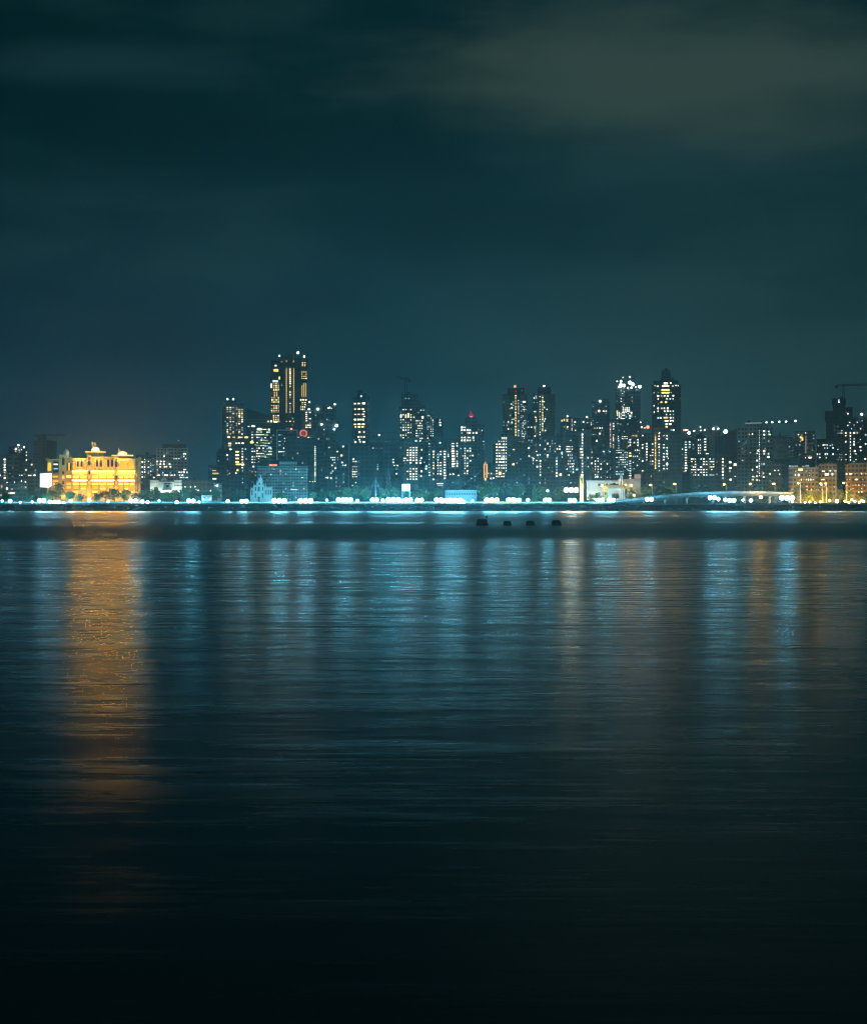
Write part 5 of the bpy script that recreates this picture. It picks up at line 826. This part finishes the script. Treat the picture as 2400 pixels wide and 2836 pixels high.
def boat(px, w, y0, y1, label, outboard=False):
    Y = CAMZ * F / (y1 - HZ); X = (px - CX) / F * Y; L = w / F * Y; H = (y1 - y0) / F * Y
    r = thing('moored_boat', label, 'boat', (X, Y, 0), -math.atan2(X, Y) + R.uniform(-.1, .1), 'dark boats moored in the bay')
    bm = bmesh.new(); n = 9; rows = []
    for i in range(n):
        t = i / (n - 1); x = -L / 2 + L * t; b = L * .17 * (1 - .75 * max(0, t - .55) ** 1.5 / .3) ; hz = H * (.36 + .10 * max(0, t - .6)); rows.append([bm.verts.new(p) for p in ((x, -b, hz), (x * .98, -b * .75, -.1), (x * .98, b * .75, -.1), (x, b, hz))])
    for a, b in zip(rows, rows[1:]):
        for i in range(4): bm.faces.new((a[i], a[(i + 1) % 4], b[(i + 1) % 4], b[i]))
    bm.faces.new(rows[0]); bm.faces.new(rows[-1][::-1]); obj('hull', bm, M['hull'], r)
    bm = bmesh.new(); x0, x1 = -L * .45, L * .42; n = 10; rows = []
    for i in range(n):
        t = i / (n - 1); x = x0 + (x1 - x0) * t; h = H * (.40 + .6 * min(1, 6 * min(t, 1 - t) + .6)); b = L * .15
        rows.append([bm.verts.new(p) for p in ((x, -b, H * .34), (x, -b * .9, h * .8), (x, -b * .4, h), (x, b * .4, h), (x, b * .9, h * .8), (x, b, H * .34))])
    for a, b in zip(rows, rows[1:]):
        for i in range(5): bm.faces.new((a[i], a[i + 1], b[i + 1], b[i]))
    bm.faces.new(rows[0]); bm.faces.new(rows[-1][::-1]); obj('cover', bm, M['tarp'], r)
    if outboard: bm = bmesh.new(); tube(bm, (L * .36, 0, H * .3), (L * .37, 0, H * 1.75), .10, .07, 6); box(bm, L * .30, L * .42, -.2, .2, H * 1.25, H * 1.45); obj('mast', bm, M['dark_metal'], r)
boat(1334.5, 34, 1438, 1455.5, 'largest dark covered boat with a short mast, leftmost of four', True)
boat(1404.5, 24, 1443, 1455.5, 'second dark covered boat from the left, the smallest')
boat(1468, 26, 1442, 1455.5, 'third dark covered boat from the left')
boat(1540, 27, 1441, 1455.5, 'rightmost dark covered boat, with a rounded cover')

def water():
    m, t, out = nt('bay_water'); g = t.nodes.new('ShaderNodeNewGeometry'); sx = t.nodes.new('ShaderNodeSeparateXYZ'); t.links.new(g.outputs['Position'], sx.inputs[0]); x, y = sx.outputs[0], sx.outputs[1]
    def vec(kx, ky):
        c = t.nodes.new('ShaderNodeCombineXYZ'); t.links.new(mth(t, 'MULTIPLY', x, kx), c.inputs[0]); t.links.new(mth(t, 'MULTIPLY', y, ky), c.inputs[1]); return c.outputs[0]
    edge = mth(t, 'ADD', mth(t, 'MULTIPLY', noise(t, vec(.006, .002), 1., 3), 110.), 275.)         # where the ruffled near water gives way to the calm under the shore
    far = ramp(t, mth(t, 'SUBTRACT', y, edge), -32., 28.); near = mth(t, 'SUBTRACT', 1., far)
    n1, n2, n3 = noise(t, vec(.05, .15), 1., 3), noise(t, vec(.10, .65), 1., 3), noise(t, vec(.24, 2.8), 1., 2)
    w2, w3 = ramp(t, y, 300., 110.), ramp(t, y, 110., 40.)                                       # fine ripples average out with distance
    gust = ramp(t, mth(t, 'ADD', mth(t, 'ADD', mth(t, 'MULTIPLY', n1, .28), mth(t, 'MULTIPLY', n2, .42)), mth(t, 'MULTIPLY', n3, .30)), .38, .62)
    bands = ramp(t, noise(t, vec(.0035, .016), 1., 6, .65), .36, .64)
    lip = ramp(t, mth(t, 'ABSOLUTE', mth(t, 'SUBTRACT', y, mth(t, 'ADD', edge, 12.))), 30., 4.)
    a_far = mth(t, 'ADD', mth(t, 'ADD', mth(t, 'MULTIPLY', bands, .28), ramp(t, y, 390., 500., .27, .12)), mth(t, 'MULTIPLY', lip, .10))
    a_near = mth(t, 'ADD', mth(t, 'ADD', mth(t, 'MULTIPLY', gust, ramp(t, y, 40., 200., .050, .070)), WA), ramp(t, y, 130., 290., 0., .022))
    a = mth(t, 'ADD', mth(t, 'MULTIPLY', a_far, far), mth(t, 'MULTIPLY', a_near, near))             # wave slope
    gl = t.nodes.new('ShaderNodeBsdfAnisotropic'); gl.distribution = 'BECKMANN'; gl.inputs['Anisotropy'].default_value = -.16; gl.inputs['Color'].default_value = (1, 1, 1, 1)
    t.links.new(mth(t, 'SQRT', a), gl.inputs['Roughness'])
    tg = t.nodes.new('ShaderNodeCombineXYZ'); tg.inputs[0].default_value = 1.; t.links.new(tg.outputs[0], gl.inputs['Tangent'])
    h = mth(t, 'ADD', mth(t, 'ADD', mth(t, 'MULTIPLY', n1, .10), mth(t, 'MULTIPLY', mth(t, 'MULTIPLY', n2, w2), .032)), mth(t, 'MULTIPLY', mth(t, 'MULTIPLY', n3, w3), .0085))
    h2 = mth(t, 'MULTIPLY', h, mth(t, 'MULTIPLY_ADD', near, WB * .9, WB * .1))
    b = t.nodes.new('ShaderNodeBump'); b.inputs['Distance'].default_value = 1.; b.inputs['Strength'].default_value = 1.
    t.links.new(h2, b.inputs['Height']); t.links.new(b.outputs[0], gl.inputs['Normal'])
    df = t.nodes.new('ShaderNodeBsdfDiffuse'); df.inputs[0].default_value = (.0015, .006, .008, 1)
    fr = t.nodes.new('ShaderNodeFresnel'); fr.inputs[0].default_value = 1.33
    mx = t.nodes.new('ShaderNodeMixShader'); t.links.new(fr.outputs[0], mx.inputs[0]); t.links.new(df.outputs[0], mx.inputs[1]); t.links.new(gl.outputs[0], mx.inputs[2])
    t.links.new(mx.outputs[0], out.inputs[0]); return m
WA, WB = .041, .5
grid_sheet('water', [-1500, 1500], [-300, 1001.5], lambda x, y: 0, water())

# ------------------------------------------------------------------ sky, haze, added facade fill, camera
w = bpy.data.worlds.new('World'); S.world = w; w.use_nodes = True; t = w.node_tree; t.nodes.clear()
SUN_EL, SUN_ROT = math.radians(-4), math.radians(200)
out = t.nodes.new('ShaderNodeOutputWorld'); bg = t.nodes.new('ShaderNodeBackground'); t.links.new(bg.outputs[0], out.inputs[0])
sky = t.nodes.new('ShaderNodeTexSky'); sky.sky_type = 'NISHITA'; sky.sun_disc = False; sky.sun_elevation = SUN_EL; sky.sun_rotation = SUN_ROT
tc = t.nodes.new('ShaderNodeTexCoord'); sx = t.nodes.new('ShaderNodeSeparateXYZ'); t.links.new(tc.outputs['Generated'], sx.inputs[0])
yy = mth(t, 'MAXIMUM', mth(t, 'ABSOLUTE', sx.outputs[1]), .12)
u = mth(t, 'DIVIDE', sx.outputs[0], yy); v = mth(t, 'DIVIDE', sx.outputs[2], yy)
lr = ramp(t, u, -.28, .22)
lin = lambda *c: tuple(((k / 255 + .055) / 1.055) ** 2.4 if k > 10 else k / 255 / 12.92 for k in c)
hor = mixc(t, lr, lin(0, 52, 73), lin(36, 71, 76)); zen = mixc(t, lr, lin(0, 34, 38), lin(9, 44, 50))
c = mixc(t, ramp(t, v, -.02, .30), hor, zen)
def cl(su, sv, ou, ov):
    k = t.nodes.new('ShaderNodeCombineXYZ'); t.links.new(mth(t, 'MULTIPLY_ADD', u, su, ou), k.inputs[0]); t.links.new(mth(t, 'MULTIPLY_ADD', v, sv, ov), k.inputs[1]); return k.outputs[0]
def patch(u0, v0, ru, rv):
    a = mth(t, 'DIVIDE', mth(t, 'SUBTRACT', u, u0), ru); b = mth(t, 'DIVIDE', mth(t, 'SUBTRACT', v, v0), rv)
    return mth(t, 'SQRT', mth(t, 'ADD', mth(t, 'MULTIPLY', a, a), mth(t, 'MULTIPLY', b, b)))
nz = noise(t, cl(6, 19, 1.3, 4.1), 1., 8, .6); nz2 = noise(t, cl(4.2, 12, 7.7, .4), 1., 7, .58)
big = ramp(t, mth(t, 'ADD', patch(.175, .290, .215, .058), mth(t, 'MULTIPLY', mth(t, 'SUBTRACT', nz, .5), 1.4)), 1.22, .2)
wisp = ramp(t, mth(t, 'ADD', patch(-.215, .296, .11, .022), mth(t, 'MULTIPLY', mth(t, 'SUBTRACT', nz, .5), 1.6)), 1.2, .1)
c = mixc(t, mth(t, 'MULTIPLY', ramp(t, nz2, .42, .75), .30), c, lin(44, 76, 82)); c = mixc(t, mth(t, 'MULTIPLY', ramp(t, nz2, .52, .28), .45), c, lin(0, 28, 36))
c = mixc(t, mth(t, 'MULTIPLY', big, .85), c, lin(57, 78, 72)); c = mixc(t, mth(t, 'MULTIPLY', wisp, .42), c, lin(34, 66, 74))
addn = mixc(t, 1., c, mixc(t, 1., sky.outputs[0], (.02, .02, .02), 'MULTIPLY'), 'ADD')
t.links.new(addn, bg.inputs[0]); bg.inputs[1].default_value = SKY = .85
sun = bpy.data.lights.new('facade_fill', 'SUN'); sun.energy = FILL = .20; sun.angle = math.radians(8); sun.color = (.45, .85, 1.)  # weak fill from behind the viewpoint, added to lift the facades; no moon there
so = bpy.data.objects.new('facade_fill', sun); COL.objects.link(so); so.rotation_euler = Vector((.35, 1., -.55)).to_track_quat('-Z', 'Y').to_euler()
bm = bmesh.new(); box(bm, -1510, 1510, -310, 2410, -1., 185); m, t, out = nt('haze')
pv = t.nodes.new('ShaderNodeVolumePrincipled'); pv.inputs['Color'].default_value = (.60, .92, .98, 1); pv.inputs['Density'].default_value = HAZE = .00019; pv.inputs['Anisotropy'].default_value = .80
t.links.new(pv.outputs[0], out.inputs['Volume']); m.cycles.homogeneous_volume = True
hz = tag(obj('haze', bm, m), None, None, None, 'stuff')
cam = bpy.data.cameras.new('camera'); co = bpy.data.objects.new('camera', cam); COL.objects.link(co); S.camera = co
co.location = (0, 0, CAMZ); co.rotation_euler = (math.pi / 2, 0, 0); cam.sensor_width = 36; cam.lens = F / 2836 * 36; cam.shift_y = -(1418 - HZ) / 2836; cam.clip_end = 6000; cam.clip_start = .5
S.view_settings.view_transform = 'Standard'; S.view_settings.look = 'None'; S.view_settings.gamma = 1; S.view_settings.exposure = 0
cy = S.cycles; cy.filter_width = 1.1; cy.use_denoising = True; cy.max_bounces = 5; cy.diffuse_bounces = 1; cy.glossy_bounces = 2; cy.volume_bounces = 0; cy.transparent_max_bounces = 8; cy.caustics_reflective = False; cy.caustics_refractive = False
cy.sample_clamp_indirect = 3; cy.sample_clamp_direct = 60; cy.use_light_tree = True
